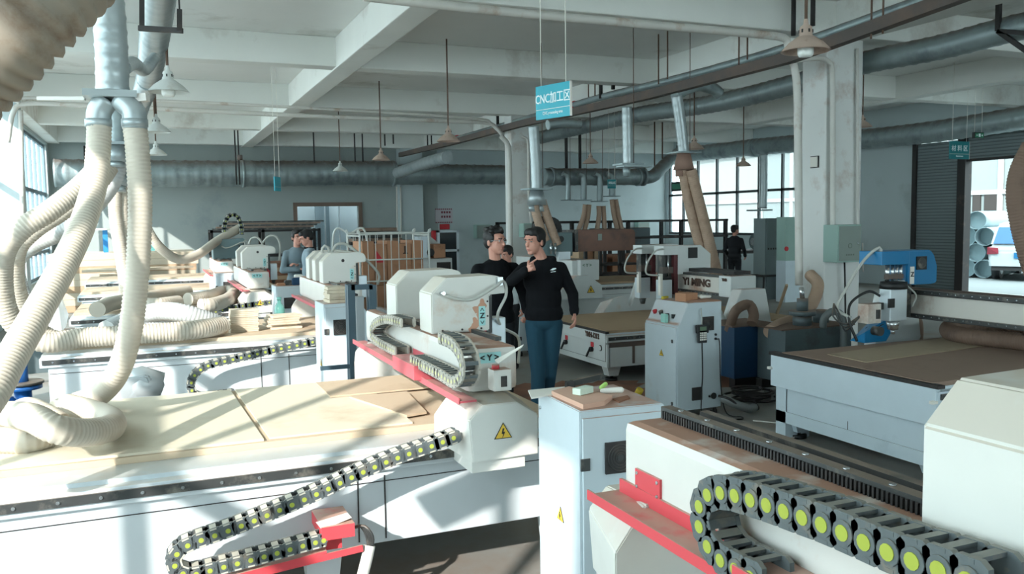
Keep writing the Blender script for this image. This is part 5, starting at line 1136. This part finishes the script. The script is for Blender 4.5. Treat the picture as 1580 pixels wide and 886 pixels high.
v = at(885, 602, z=T); m = M().m(BLACK); m.box((v.x - .02, v.y + .02, T + .002), (v.x + .02, v.y + .05, T + .035), .003); m.m(STEEL_D).bar((v.x + .01, v.y + .035, T + .025), (v.x + .2, v.y + .1, T + .03), .025); one(m, 'clamp', 'dark metal clamp bar lying at the back of the front cabinet top', 'tool')
v = at(942, 606, z=T); m = M().m(PAPER); m.caps((v.x - .04, v.y, T + .012), (v.x + .04, v.y - .02, T + .012), .011, .014); m.m(mat('lime_plastic', (180, 220, 120), .5)).caps((v.x - .03, v.y + .03, T + .02), (v.x - .0, v.y + .045, T + .03), .01, .01); one(m, 'glue_tube', 'white and lime tube on the front cabinet top', 'tube')
scrap('thin dark wooden plate lying behind the fan on the front cabinet', [cA(945, 617), cA(968, 612), cA(972, 616), cA(955, 622)], .006, WOOD_BR, 'wood_offcut')
# clutter on cabinet G
T2 = 1.08
v = V3((4.62, 6.8, T2)); m = M().m(CARD); m.box((4.60, 6.72, T2), (4.76, 6.86, T2 + .075), .003, Matrix.Rotation(.2, 3, 'Z')); one(m, 'cardboard_box', 'small brown box on the cabinet with the handheld controller', 'box')
m = M().m(mat('brown_cloth', (170, 130, 110), .9)); m.hull([(4.60, 6.58, T2 + .002), (4.92, 6.56, T2 + .002), (4.95, 6.9, T2 + .002), (4.7, 7.02, T2 + .002), (4.64, 6.6, T2 + .012), (4.9, 6.6, T2 + .015), (4.88, 6.88, T2 + .014)]); one(m, 'cloth', 'brown dusty cloth lying under the small brown box', 'cloth')
m = M().m(mat('yellow_plastic', (212, 196, 60), .5)); m.caps((4.49 + .05, 6.98, T2 + .018), (4.62, 7.02, T2 + .018), .016, .012); m.m(PAPER).caps((4.80, 6.72, T2 + .035), (4.92, 6.75, T2 + .03), .018, .013); m.caps((4.83, 6.8, T2 + .03), (4.9, 6.86, T2 + .03), .014, .013); one(m, 'rag_scraps', 'yellow and white scraps scattered on the cabinet with the controller', 'scrap')
m = M().m(mat('mint_carton', (150, 206, 194), .6)); m.box((4.40, 6.72, .89), (4.43, 6.8, .97), .002); one(m, 'mint_packet', 'mint green packet leaning on the sloped console', 'packet')
v = at(430, 433, z=1.1); rr = [(-.08, 0), (.02, .05), (.1, 0), (.14, .06)]
for k, (dx, dy) in enumerate(rr):
    m = M().m([CARD, STEEL_D, BLUE_D, PAPER][k]); m.hull([(1.52 + dx + a, 10.5 + dy + b, 1.12 + h) for a in (-.05, .05) for b in (-.04, .04) for h in (0, .03 + .03 * k)], bev=.008); one(m, 'tool', ['brown', 'dark', 'dark blue', 'tall white'][k] + ' tool on the cluttered cabinet of the third router', 'tool')
# cables and small stuff on the floor by cabinet G
m = M().m(BLACK_M)
for k in range(7):
    cx, cy, rr = 5.55 + .06 * math.sin(k * 2), 6.9 + .07 * math.cos(k * 3), .16 + .03 * (k % 3)
    m.tube([V3((cx + rr * math.cos(a), cy + rr * .8 * math.sin(a), .02 + .018 * k)) for a in [i * PI / 5 for i in range(11)]], .011, 6, .05)
m.tube([V3((4.84, 6.5, .2)), V3((4.9, 6.42, .18)), V3((5.05, 6.4, .08)), V3((5.3, 6.5, .03)), V3((5.45, 6.75, .04))], .012, 6, .03)
m.m(mat('foil_wrap', (150, 154, 154), .4, .6)).tube([V3((4.88, 6.5, .18)), V3((4.98, 6.42, .12)), V3((5.12, 6.4, .07)), V3((5.22, 6.46, .06))], .04, 10, .02); one(m, 'cable_coil', 'tangled black cable coil with a foil-wrapped sleeve on the floor beside the cabinet', 'cable')
m = M().m(PIPE_W); m.tube([V3((5.0, 6.2, .012)), V3((5.2, 5.9, .012)), V3((5.05, 5.6, .012)), V3((4.75, 5.55, .012)), V3((4.5, 5.4, .012)), V3((4.65, 5.15, .012))], .006, 6, .04); one(m, 'wire', 'thin pale wire looping on the floor before the blue-headed router', 'wire')
m = M().m(WOOD); m.box((4.32, 8.1, .0), (4.5, 8.16, .03), 0, Matrix.Rotation(.2, 3, 'Z')); one(m, 'wood_offcut', 'little stick of wood on the floor by the router leg', 'scrap')
m = M().m(mat('yellow_hose', (210, 180, 50), .5)); m.tube([V3((4.36, 7.1, .2)), V3((4.34, 7.15, .1)), V3((4.35, 7.1, .02))], .035, 10, .02); one(m, 'yellow_bag', 'yellow item on the floor behind the cabinet with the controller', 'item')
m = M().m(mat('grey_block', (120, 124, 122), .9))
for k in range(3): m.box((5.75 + k * .3, 6.85 - .05 * k, 0), (6.0 + k * .3, 6.97 - .05 * k, .11), .01)
one(m, 'concrete_blocks', 'grey blocks under the water tank', 'blocks')

# timber stacks at the back left
random.seed(5)
for k in range(9):
    m = M().m(WOOD_P if k % 3 else WOOD); m.box((-1.95 + random.uniform(-.06, .06), 20.6, .001 + k * .14), (1.0 + random.uniform(-.06, .08), 22.3, .001 + k * .14 + .137), .006); m.build('timber_slab', label='one of the thick pale slabs in the sunlit pile at the back left', cat='timber', group='pale slab pile')
for k in range(8):
    m = M().m(WOOD_BR if k % 2 else WOOD); m.box((1.55 + random.uniform(-.06, .06), 22.4, .001 + k * .105), (3.9 + random.uniform(-.1, .1), 24, .001 + k * .105 + .102), .004); m.build('timber_slab', label='one of the reddish boards stacked before the back wall, left of the window', cat='timber', group='reddish board pile')
m = M().m(BLACK_M)
for x in (1.6, 3.0, 4.6): m.box((x, 25.4, 0), (x + .08, 25.48, 1.7)); m.box((x, 26.2, 0), (x + .08, 26.28, 1.7))
for z in (.9, 1.62): m.box((1.6, 25.4, z), (4.68, 26.28, z + .06))
m.build('storage_rack', label='dark steel rack loaded with long stock before the back wall', cat='rack')
for k in range(5):
    m = M().m(MDF if k % 2 else STEEL_D); m.box((1.7 + k * .1, 25.5, 1.69 + k * .05), (4.4 + .1 * k, 26.1, 1.69 + k * .05 + .045)); m.build('long_board', label='one of the long dark boards on top of the dark steel rack', cat='board', group='boards on dark rack')
m = M().m(mat('trestle_blue', (40, 130, 200), .5)); c = at(165, 372, y=21.5); m.box((c.x - .08, 21.45, 1.26), (c.x + .02, 21.55, c.z + .25)); m.m(PAPER).box((c.x - .35, 21.3, c.z + .25), (c.x + .3, 21.7, c.z + .29)); one(m, 'blue_stand', 'blue post with white top plate standing on the pale slab pile', 'stand')
m = M().m(mat('teal_post', (90, 150, 150), .5)); c = at(236, 400, y=21.8); m.box((c.x - .05, 21.75, 0), (c.x + .05, 21.85, 1.5)); one(m, 'steel_post', 'thin teal post at the end of the pale slab pile', 'post')
board('pale sheet leaning on the farthest left router', [(-1.3, 19.7), (-.3, 19.65), (.9, 20.3), (-1.2, 20.4)], .9, .05, WOOD_P)

# cage trolley with boxes, behind the left heads
r = thing('cage_trolley', 'white tubular cage trolley full of brown cartons, behind the second router', 'trolley', (4.0, 14.0, 0))
y0, y1 = 13.6, 14.5; x0, x1 = at(556, 400, y=y0).x, at(662, 400, y=y0).x; zt_ = at(600, 361, y=y0).z
m = M().m(mat('white_tube', (206, 210, 206), .5))
for y in (y0, y1):
    m.tube([(x0, y, .15), (x0, y, zt_ - .06), (x0 + .06, y, zt_), (x1 - .06, y, zt_), (x1, y, zt_ - .06), (x1, y, .15)], .018, 8, .03)
    for z in (.25, .9, 1.25): m.cyl((x0, y, z), (x1, y, z), .012, seg=8)
    for k in range(1, 9): m.cyl((x0 + k * (x1 - x0) / 9, y, .25), (x0 + k * (x1 - x0) / 9, y, zt_), .006, seg=6)
for x in (x0, x1):
    for z in (.25, zt_ - .03): m.cyl((x, y0, z), (x, y1, z), .014, seg=8)
m.build('cage', r); m = M().m(GREY_PNL); m.box((x0, y0, .13), (x1, y1, .17)); m.build('base', r)
for cx in (x0 + .05, x1 - .05):
    for cy in (y0 + .05, y1 - .05): m = M().m(BLACK); m.cyl((cx - .02, cy, .065), (cx + .02, cy, .065), .065); m.build('wheel', r)
wq = (x1 - x0 - .12) / 5
for i in range(5):
    for k, z in enumerate((.172, .83)):
        m = M().m(CARD); m.box((x0 + .06 + i * wq, y0 + .1, z), (x0 + .05 + (i + 1) * wq, y1 - .1, z + (.65 if k == 0 else zt_ - .12 - z - .05 * (i % 2))), .006)
        if (i, k) == (3, 1): m.m(TXT_B).box((x0 + .14 + i * wq, y0 + .096, 1.33), (x0 + .17 + i * wq, y0 + .1, 1.46)).box((x0 + .12 + i * wq, y0 + .096, 1.33), (x0 + .2 + i * wq, y0 + .1, 1.35)); 
        if (i, k) == (1, 1): m.m(RED_S).hull([(x0 + .08 + i * wq, y0 + .095, 1.2), (x0 + .22 + i * wq, y0 + .095, 1.2), (x0 + .08 + i * wq, y0 + .095, 1.4), (x0 + .08 + i * wq, y0 + .1, 1.2), (x0 + .22 + i * wq, y0 + .1, 1.2), (x0 + .08 + i * wq, y0 + .1, 1.4)])
        if (i, k) == (3, 0): m.m(RED_S).box((x0 + .06 + i * wq, y0 + .094, .62), (x0 + .03 + (i + 1) * wq, y0 + .1, .80))
        m.build('cardboard_carton', label='one of the tall brown cartons packed in the white cage trolley', cat='carton', group='cartons in the cage trolley')
m = M().m(mat('white_tube', (0, 0, 0))); c = at(540, 372, y=15.5); m.tube([(c.x - .3, 15.5, 0), (c.x - .3, 15.5, c.z + .1), (c.x, 15.5, c.z + .14), (c.x + .3, 15.5, c.z + .1), (c.x + .3, 15.5, 0)], .02, 8, .03)
for k in range(1, 5): m.cyl((c.x - .3 + k * .12, 15.5, .3), (c.x - .3 + k * .12, 15.5, c.z + .12), .008, seg=6)
m.cyl((c.x - .3, 15.5, .3), (c.x + .3, 15.5, .3), .012, seg=6); one(m, 'wire_cage', 'small white tubular panel left of the cage trolley', 'cage')
for k in range(4):
    m = M().m([MDF, STEEL_D, BLACK_M, MDF][k]); c = at(588, 372, y=24); m.box((c.x - .85 + k * .1, 23.9, 1.3 + k * .1), (c.x + .6 - .05 * k, 24.6, 1.39 + k * .1), .01); m.build('dark_bundle', label='one of the dark bundles on the high shelf left of the wall pier', cat='bundle', group='dark bundles')
m = M().m(BLACK_M); m.box((c.x - .9, 23.8, 1.22), (c.x + .7, 24.7, 1.3))
for sx in (-.85, .6):
    for sy in (23.85, 24.6): m.box((c.x + sx, sy, 0), (c.x + sx + .06, sy + .06, 1.22))
one(m, 'steel_shelf', 'dark steel shelf under the dark bundles', 'shelf')
# wall notices and glass cabinet at the back
m = M().m(mat('notice_paper', (190, 184, 190), .8)); a, b = at(672, 322, y=27.45), at(699, 344, y=27.45); m.box((a.x, 27.47, b.z), (b.x, 27.5, a.z)); m.m(mat('dark_red_print', (120, 60, 70), .8))
for k in range(9):
    xx = a.x + (b.x - a.x) * k / 9
    for zz in (a.z - .04, b.z): m.box((xx, 27.465, zz), (xx + .04, 27.47, zz + .04))
for rr in range(2):
    for k in range(4): xx = a.x + .2 + k * .09; m.box((xx, 27.465, a.z - .16 - rr * .15), (xx + .06, 27.47, a.z - .09 - rr * .15))
one(m, 'wall_notice', 'patterned notice with rows of characters on the back wall', 'notice')
m = M().m(RED_S); a, b = at(679, 346, y=27.45), at(694, 354, y=27.45); m.box((a.x, 27.47, b.z), (b.x, 27.5, a.z)); one(m, 'wall_notice', 'small red notice on the back wall below the patterned one', 'notice')
m = M().m(ALU); a, b = at(675, 356, y=24), at(709, 405, y=24)
m.box((a.x, 24, a.z - .06), (b.x, 24.4, a.z)); m.box((a.x, 24, 0), (a.x + .07, 24.4, a.z)); m.box((b.x - .07, 24, 0), (b.x, 24.4, a.z)); m.box((a.x, 24, .1), (b.x, 24.4, .2)); m.m(mat('dark_cabinet_glass', (44, 52, 56), .15)).box((a.x + .07, 24.05, .2), (b.x - .07, 24.1, a.z - .06)); m.m(ALU).box((a.x, 24.0, .95), (b.x, 24.06, 1.02)); m.m(RED_S).box((a.x - .1, 24.1, .9), (a.x - .02, 24.3, a.z)); one(m, 'glazed_cabinet', 'aluminium framed cabinet with dark glass before the back wall', 'cabinet')
r = M().m(W_MACH); c = at(680, 412, y=20); r.box((c.x - .5, 20, 0), (c.x + .3, 20.6, .95), .01); r.m(ALU).box((c.x - .6, 19.9, .95), (c.x - .3, 20.2, 1.5), .01); r.m(BLACK_M).cyl((c.x - .28, 19.9, 1.1), (c.x - .28, 20.1, 1.1), .1); r.m(CARD).box((c.x - .2, 19.9, .96), (c.x + .1, 20.3, 1.3), .01); r.m(BLACK_M).box((c.x - .1, 19.97, .6), (c.x + .25, 20.0, .85)); r.m(W_MACH).hull([(c.x - .3, 20.3, 1.6), (c.x + .2, 20.3, 1.2), (c.x - .3, 20.5, 1.6), (c.x + .2, 20.5, 1.2), (c.x - .3, 20.3, .95), (c.x + .2, 20.5, .95)]); one(r, 'edge_machine', 'small white woodworking machine before the glazed cabinet', 'machine')
# electrical boxes
def ebox(label, a, b, y0, y1, mt=GREEN_BX, lock=True, name='electrical_box', emblem=False):
    r = thing(name, label, 'electrical box', ((a.x + b.x) / 2, (y0 + y1) / 2, min(a.z, b.z)))
    m = M().m(mt); m.box((a.x, y0, b.z), (b.x, y1, a.z), .004); m.build('body', r)
    m = M().m(GREEN_BD); m.box((a.x + .02, y0 - .012, b.z + .02), (b.x - .02, y0, a.z - .02), .002)
    d = m.build('door', r); m = M().m(CHROME); m.cyl((b.x - .07, y0 - .025, (a.z + b.z) / 2), (b.x - .07, y0 - .01, (a.z + b.z) / 2), .016); m.build('lock', d)
    if emblem: m = M().m(mat('faint_emblem', (104, 116, 108), .7)); cx = (a.x + b.x) / 2; P = [(cx + .03 * math.cos(t * PI / 8), y0 - .014, (a.z + b.z) / 2 - .03 + .03 * math.sin(t * PI / 8)) for t in range(17)]; m.rings(P, [.004] * 17, 5, False); [m.box((cx - .07 + k * .04, y0 - .0135, b.z + .09), (cx - .045 + k * .04, y0 - .012, b.z + .11)) for k in range(4)]; m.build('emblem', r)
    return r
a, b = at(1293, 347, y=8.72), at(1328, 404, y=8.72); ebox('large pale green box with a round lock on the front of the big column', a, b, 8.72, 8.985, emblem=True)
a, b = at(985, 343, y=24.0), at(1002, 363, y=24.0); m = None
ebox('small pale green box near the corner of the back wall', at(985, 343, y=27.2), at(1002, 363, y=27.2), 27.2, 27.49)
ebox('green box on the back wall behind the man with glasses', at(735, 347, y=27.2), at(757, 368, y=27.2), 27.2, 27.49)
ebox('pale green box on the front of the slim far column', at(808, 345, y=17.7), at(824, 366, y=17.7), 17.7, 17.98)
m = M().m(PAPER); c = at(1257, 250, x=8.42); m.box((8.40, c.y - .065, c.z - .07), (8.43, c.y + .065, c.z + .07), .003); m.m(BLACK_M).box((8.412, c.y - .075, c.z - .08), (8.43, c.y + .075, c.z + .08)); one(m, 'switch_plate', 'small white switch plate high on the left side of the big column', 'switch')
# hanging cable under the box
pipe([at(1303, 404, y=8.9), at(1304, 450, y=8.9), at(1305, 518, y=8.9)], .012, 'dark cable running down from the large green box', BLACK_M, 'cable', step=.2)
pipe([at(1331, 375, y=9.0), at(1331, 400, y=9.0), at(1332, 425, y=9.0)], .01, 'short white wire at the right edge of the big column', PIPE_W, 'cable', step=.2)
# grey switch cabinets by the right window
r = thing('switch_cabinet', 'tall grey two-door switch cabinet by the right windows', 'cabinet', (13.3, 15.4, 0)); 
a = at(1181, 337, y=15.3); b = at(1212, 337, y=15.3)
m = M().m(GREY_PNL); m.box((a.x, 15.3, 0), (b.x, 15.7, a.z), .005); m.build('body', r)
m = M().m(GREY_PNL); m.box((a.x + .03, 15.285, 1.0), (b.x - .03, 15.3, a.z - .04), .003); m.m(BLACK_M)
for k in range(7): m.box((a.x + .06 + k * .07, 15.28, 1.12), (a.x + .1 + k * .07, 15.286, 1.16))
m.build('door', r); m = M().m(GREY_PNL); m.box((a.x + .03, 15.285, .06), (b.x - .03, 15.3, .97), .003); m.build('door', r)
r = thing('switch_cabinet', 'pale green control cabinet with a round red knob, beside the big column', 'cabinet', (13.3, 14.9, 0)); a, b = at(1213, 335, y=14.6), at(1226, 335, y=14.6)
m = M().m(GREEN_BX); m.box((a.x, 14.6, .9), (b.x + .5, 14.9, a.z), .005); m.build('body', r); m = M().m(BLUE_WHITE); m.box((a.x, 14.6, 0), (b.x + .5, 14.9, .9)); m.build('base', r); c = at(1214, 384, y=14.58); m = M().m(RED_S); m.cyl((c.x, 14.58, c.z), (c.x, 14.6, c.z), .05); m.build('knob', r)
m = M().m(WOOD); m.bar(at(1196, 492, z=.01), at(1214, 440, y=11.5), .04); one(m, 'wooden_stick', 'wooden stick leaning beside the tall grey cabinets', 'stick')
# bench, stool, far machinery behind the far man
r = thing('work_bench', 'dark bench in front of the far man, with a round machine part on it', 'bench', (13.0, 17.2, 0)); m = M().m(BLACK_M)
m.box((12.9, 16.6, .98), (14.9, 17.6, 1.05)); m.build('bench_top', r)
for x in (12.95, 14.8):
    for y in (16.65, 17.5): m = M().m(BLACK_M); m.box((x, y, 0), (x + .07, y + .07, .98)); m.build('leg', r)
m = M().m(TANK); m.cyl((13.6, 16.9, 1.25), (14.2, 16.9, 1.25), .18); m.m(CHROME).cyl((13.58, 16.9, 1.25), (13.6, 16.9, 1.25), .1); m.m(TANK).box((13.7, 16.75, 1.05), (14.1, 17.05, 1.3)); one(m, 'motor', 'round grey motor lying on the far dark bench', 'motor')
m = M().m(BLACK_M); c = at(1182, 455, z=.1); m.box((c.x - .25, c.y - .2, .52), (c.x + .25, c.y + .2, .56))
for s in (-1, 1):
    for t in (-1, 1): m.bar((c.x + s * .23, c.y + t * .18, 0), (c.x + s * .2, c.y + t * .16, .53), .03)
one(m, 'stool', 'low dark stool on the floor beside the tall grey cabinet', 'stool')
r = thing('conveyor_frame', 'long dark machine frame running below the right windows', 'machine frame', (11.0, 20.0, 0)); m = M().m(BLACK_M)
for z in (1.3, 1.75): m.box((8.5, 20.0, z), (15.2, 20.1, z + .06)); m.box((8.5, 21.0, z), (15.2, 21.1, z + .06))
for x in (8.5, 10.2, 11.9, 13.6, 15.1): m.box((x, 20, 0), (x + .08, 20.1, 1.8)); m.box((x, 21, 0), (x + .08, 21.1, 1.8))
m.build('frame', r)
m = M().m(TANK); m.box((11.2, 20.3, 1.0), (12.8, 20.9, 1.6), .02); m.build('gearbox', r); m = M().m(ALU); m.box((9.0, 20.2, 1.1), (10.0, 20.8, 1.3)); m.build('drive_unit', r)
for i in range(3):
    for k in range(5):
        m = M().m(WOOD_BR if (i + k) % 2 else CARD); m.box((8.7 + i * 1.3, 17.4 + .1 * i,   .001 + k * .2), (9.8 + i * 1.3, 18.3 + .1 * i, .198 + k * .2), .004); m.build('timber_bundle', label='one of the reddish timber bundles stacked below the right windows', cat='timber', group='reddish timber bundles')
# open rack with tall bars behind machine H
r = thing('storage_rack', 'tall dark rack with slim uprights behind the bare brown bed', 'rack', (6.7, 14.6, 0)); m = M().m(BLACK_M); a, b = at(925, 383, y=14.5), at(985, 460, y=14.5)
for x in (a.x, (a.x + b.x) / 2, b.x):
    for y in (14.5, 15.1): m.box((x, y, 0), (x + .06, y + .06, a.z))
for z in (.3, .75, a.z - .35, a.z - .05): m.box((a.x, 14.5, z), (b.x, 15.1, z + .04))
m.build('frame', r)
for k in range(7): m = M().m([WOOD, WOOD_BR, W_MACH][k % 3]); xx = a.x + .12 + k * (b.x - a.x - .2) / 7; m.box((xx, 14.6, .345), (xx + .06, 15.0, .35 + .3 + .04 * (k % 3)), .002); m.build('wood_strip', label='one of the strips standing upright on the tall dark rack', cat='board', group='strips on the rack')
for i in range(3):
    for k in range(3): m = M().m(CARD if (i + k) % 2 else WOOD); c = at(898 + i * 12, 395, y=15.5); m.box((c.x - .07, 15.5, .001 + k * .5), (c.x + .07, 15.9, .498 + k * .5), .004); m.build('cardboard_carton', label='one of the small tan cartons below the brown dust cover', cat='carton', group='small tan cartons')

# ================================================================== OUTSIDE THE OPEN GATE
def wh(c): return V3(c)
car = thing('car', 'white hatchback parked outside the open gate, seen from the rear left', 'car', (21.6, 14.9, 0), rz=0)
fwd = V3((.90, .44, 0)).normalized()   # the car's nose points away from the gate
c0 = at(1532, 430, x=21.5); c0.z = 0; rg = V3((-fwd.y, fwd.x, 0)) * -1
if rg.dot(RIGHT) < 0: rg = -rg
CB = c0 + rg * -.16
def cp(a, b, z): return CB + rg * a + fwd * b + V3((0, 0, z))
CARW = mat('white_car_paint', (190, 196, 198), .3)
m = M().m(CARW)
m.hull([cp(a, b, z) for a, b, z in ((.05, 0, .35), (1.75, 0, .35), (.0, .05, .8), (1.8, .05, .8), (.04, .1, .98), (1.76, .1, .98), (0, 4.2, .35), (1.8, 4.2, .35), (.05, 4.3, .75), (1.75, 4.3, .75), (.05, 3.2, .98), (1.75, 3.2, .98))], bev=.05)
m.hull([cp(a, b, z) for a, b, z in ((.04, .12, .95), (1.76, .12, .95), (.12, .42, 1.52), (1.68, .42, 1.52), (.2, .6, 1.6), (1.6, .6, 1.6), (.2, 2.1, 1.6), (1.6, 2.1, 1.6), (.06, 3.2, .95), (1.74, 3.2, .95))], bev=.05)
m.build('car_body', car)
m = M().m(mat('blue_car_glass', (22, 92, 150), .1)); m.hull([cp(a, b, z) for a, b, z in ((.12, .10, 1.02), (1.68, .10, 1.02), (.2, .36, 1.47), (1.6, .36, 1.47), (.12, .2, 1.0), (1.68, .2, 1.0), (.2, .5, 1.45), (1.6, .5, 1.45))]); m.hull([cp(a, b, z) for a, b, z in ((.075, .6, 1.02), (.2, .75, 1.46), (.2, 2.0, 1.46), (.06, 2.7, 1.02), (.12, .6, 1.02), (.26, .75, 1.46), (.26, 2.0, 1.46), (.12, 2.7, 1.02))]); m.build('car_window', car)
m = M().m(mat('tail_light_red', (140, 50, 62), .3)); m.hull([cp(a, b, z) for a, b, z in ((-.01, .02, .72), (.28, -.0, .74), (-.01, .3, .92), (.0, .0, .92), (.26, .03, .9), (.1, .2, .8))]); m.build('tail_light', car)
m = M().m(mat('tail_light_red', (0, 0, 0))); m.hull([cp(a, b, z) for a, b, z in ((1.81, .02, .72), (1.52, -.0, .74), (1.81, .3, .92), (1.8, .0, .92), (1.54, .03, .9), (1.7, .2, .8))]); m.build('tail_light', car)
m = M().m(mat('licence_plate_blue', (40, 120, 170), .4)); m.hull([cp(a, b, z) for a in (.65, 1.15) for z in (.62, .78) for b in (.0, .03)]); pl = m.build('licence_plate', car)
ang = math.atan2(rg.y, rg.x); q = cp(.9, -.006, .70); text('SK827', .13, q, ang, TXT_W, pl, 'lettering', bold=.002)
m = M().m(CHROME); P = [cp(.9 + .05 * math.cos(t * PI / 8), .03, .92 + .05 * math.sin(t * PI / 8)) for t in range(17)]; m.rings(P, [.008] * 17, 6, False); m.build('badge', car)
m = M().m(BLACK_M); m.hull([cp(a, b, z) for a in (.1, 1.7) for b, z in ((.02, .28), (.05, .40), (.3, .28), (.3, .4))]); m.build('bumper', car)
for a in (.02, 1.6):
    for b in (.75, 3.4):
        m = M().m(BLACK); m.cyl(cp(a, b, .32), cp(a + .2, b, .32), .32, seg=24); w_ = m.build('wheel', car); m = M().m(ALU); m.cyl(cp(a - .01, b, .32), cp(a + .21, b, .32), .19, seg=16); m.build('rim', w_)
# galvanised tubes stacked outside
random.seed(9)
tube_m = mat('weathered_grey_tube', (150, 168, 172), .5, .3); row = [(1506, 418), (1520, 428 - 12), (1530, 418)]
first = None
for k, (p, row_) in enumerate(((1491, 0), (1518, 0), (1478, 1), (1505, 1), (1491, 2), (1518, 2), (1505, 3))):
    rad = .265; c = at(p, 400, x=22.0); c.z = rad + .002 + row_ * .465; m = M().m(tube_m); ax = V3((.93, .36, 0)).normalized()
    n_ = 22; m.rings([c, c + ax * 2.4], [rad, rad], n_, False); m.rings([c + ax * 2.4, c], [rad - .012, rad - .012], n_, False); m.rings([c, c - ax * .001], [rad, rad - .012], n_, False); m.cyl(c + ax * (.25 + .1 * (k % 3)), c + ax * (.26 + .1 * (k % 3)), rad - .013, seg=n_)
    m.build('duct_tube', label='one of the wide grey metal tubes stacked outside the gate beside the car', cat='tube', group='tubes stacked outside')

# dark upright frame between the second row cabinet and the front router
r = thing('steel_stand', 'slate blue upright steel frame standing behind the front router, left of its gantry', 'stand', (1.7, 6.6, 0))
yy = 6.5; m = M().m(mat('slate_blue_steel', (62, 84, 96), .5))
for p in (542, 575): c = at(p, 440, y=yy); m.box((c.x - .028, yy, .02), (c.x + .028, yy + .05, c.z)); m.box((c.x - .02, yy + .1, .02), (c.x + .02, yy + .14, c.z))
a, b = at(542, 440, y=yy), at(575, 440, y=yy)
for z in (a.z - .02, .78, .2): m.box((a.x, yy, z - .02), (b.x, yy + .05, z + .02))
m.box((a.x - .25, yy + .01, .74), (b.x, yy + .04, .77)); m.build('frame', r)
m = M().m(W_COOL); m.box(((a.x + b.x) / 2 - .03, yy + .1, .1), ((a.x + b.x) / 2 + .035, yy + .16, a.z - .1)); m.build('guide_post', r)

c = at(806, 551, z=0); cabinet('white control cabinet partly hidden behind the man in the hoodie', (c.x - .05, c.y, 0), 0, .35, .4, 1.15, 1, tri='y')

m = M().m(mat('sawdust', (134, 92, 72), .95, stain=(104, 80, 68), stain_amt=.5, nscale=5, bump=.5)); n_ = 40; random.seed(11)
for (cx, cy, rx, ry) in ((3.9, 7.9, 1.25, .85), (3.3, 6.1, .9, .6), (6.2, 7.9, .8, .4), (7.6, 8.0, .9, .5)):
    ring = [m.bm.verts.new((cx + rx * math.cos(2 * PI * i / n_) * (1 + .14 * math.sin(5 * i) + .1 * math.cos(3.3 * i)), cy + ry * math.sin(2 * PI * i / n_) * (1 + .16 * math.sin(4 * i)), .002)) for i in range(n_)]; top = m.bm.verts.new((cx, cy, .02))
    for i in range(n_): m.face([ring[i], ring[(i + 1) % n_], top], True)
o = m.build('sawdust', label='reddish brown sawdust spread over the floor between the routers', cat='sawdust', kind='stuff')
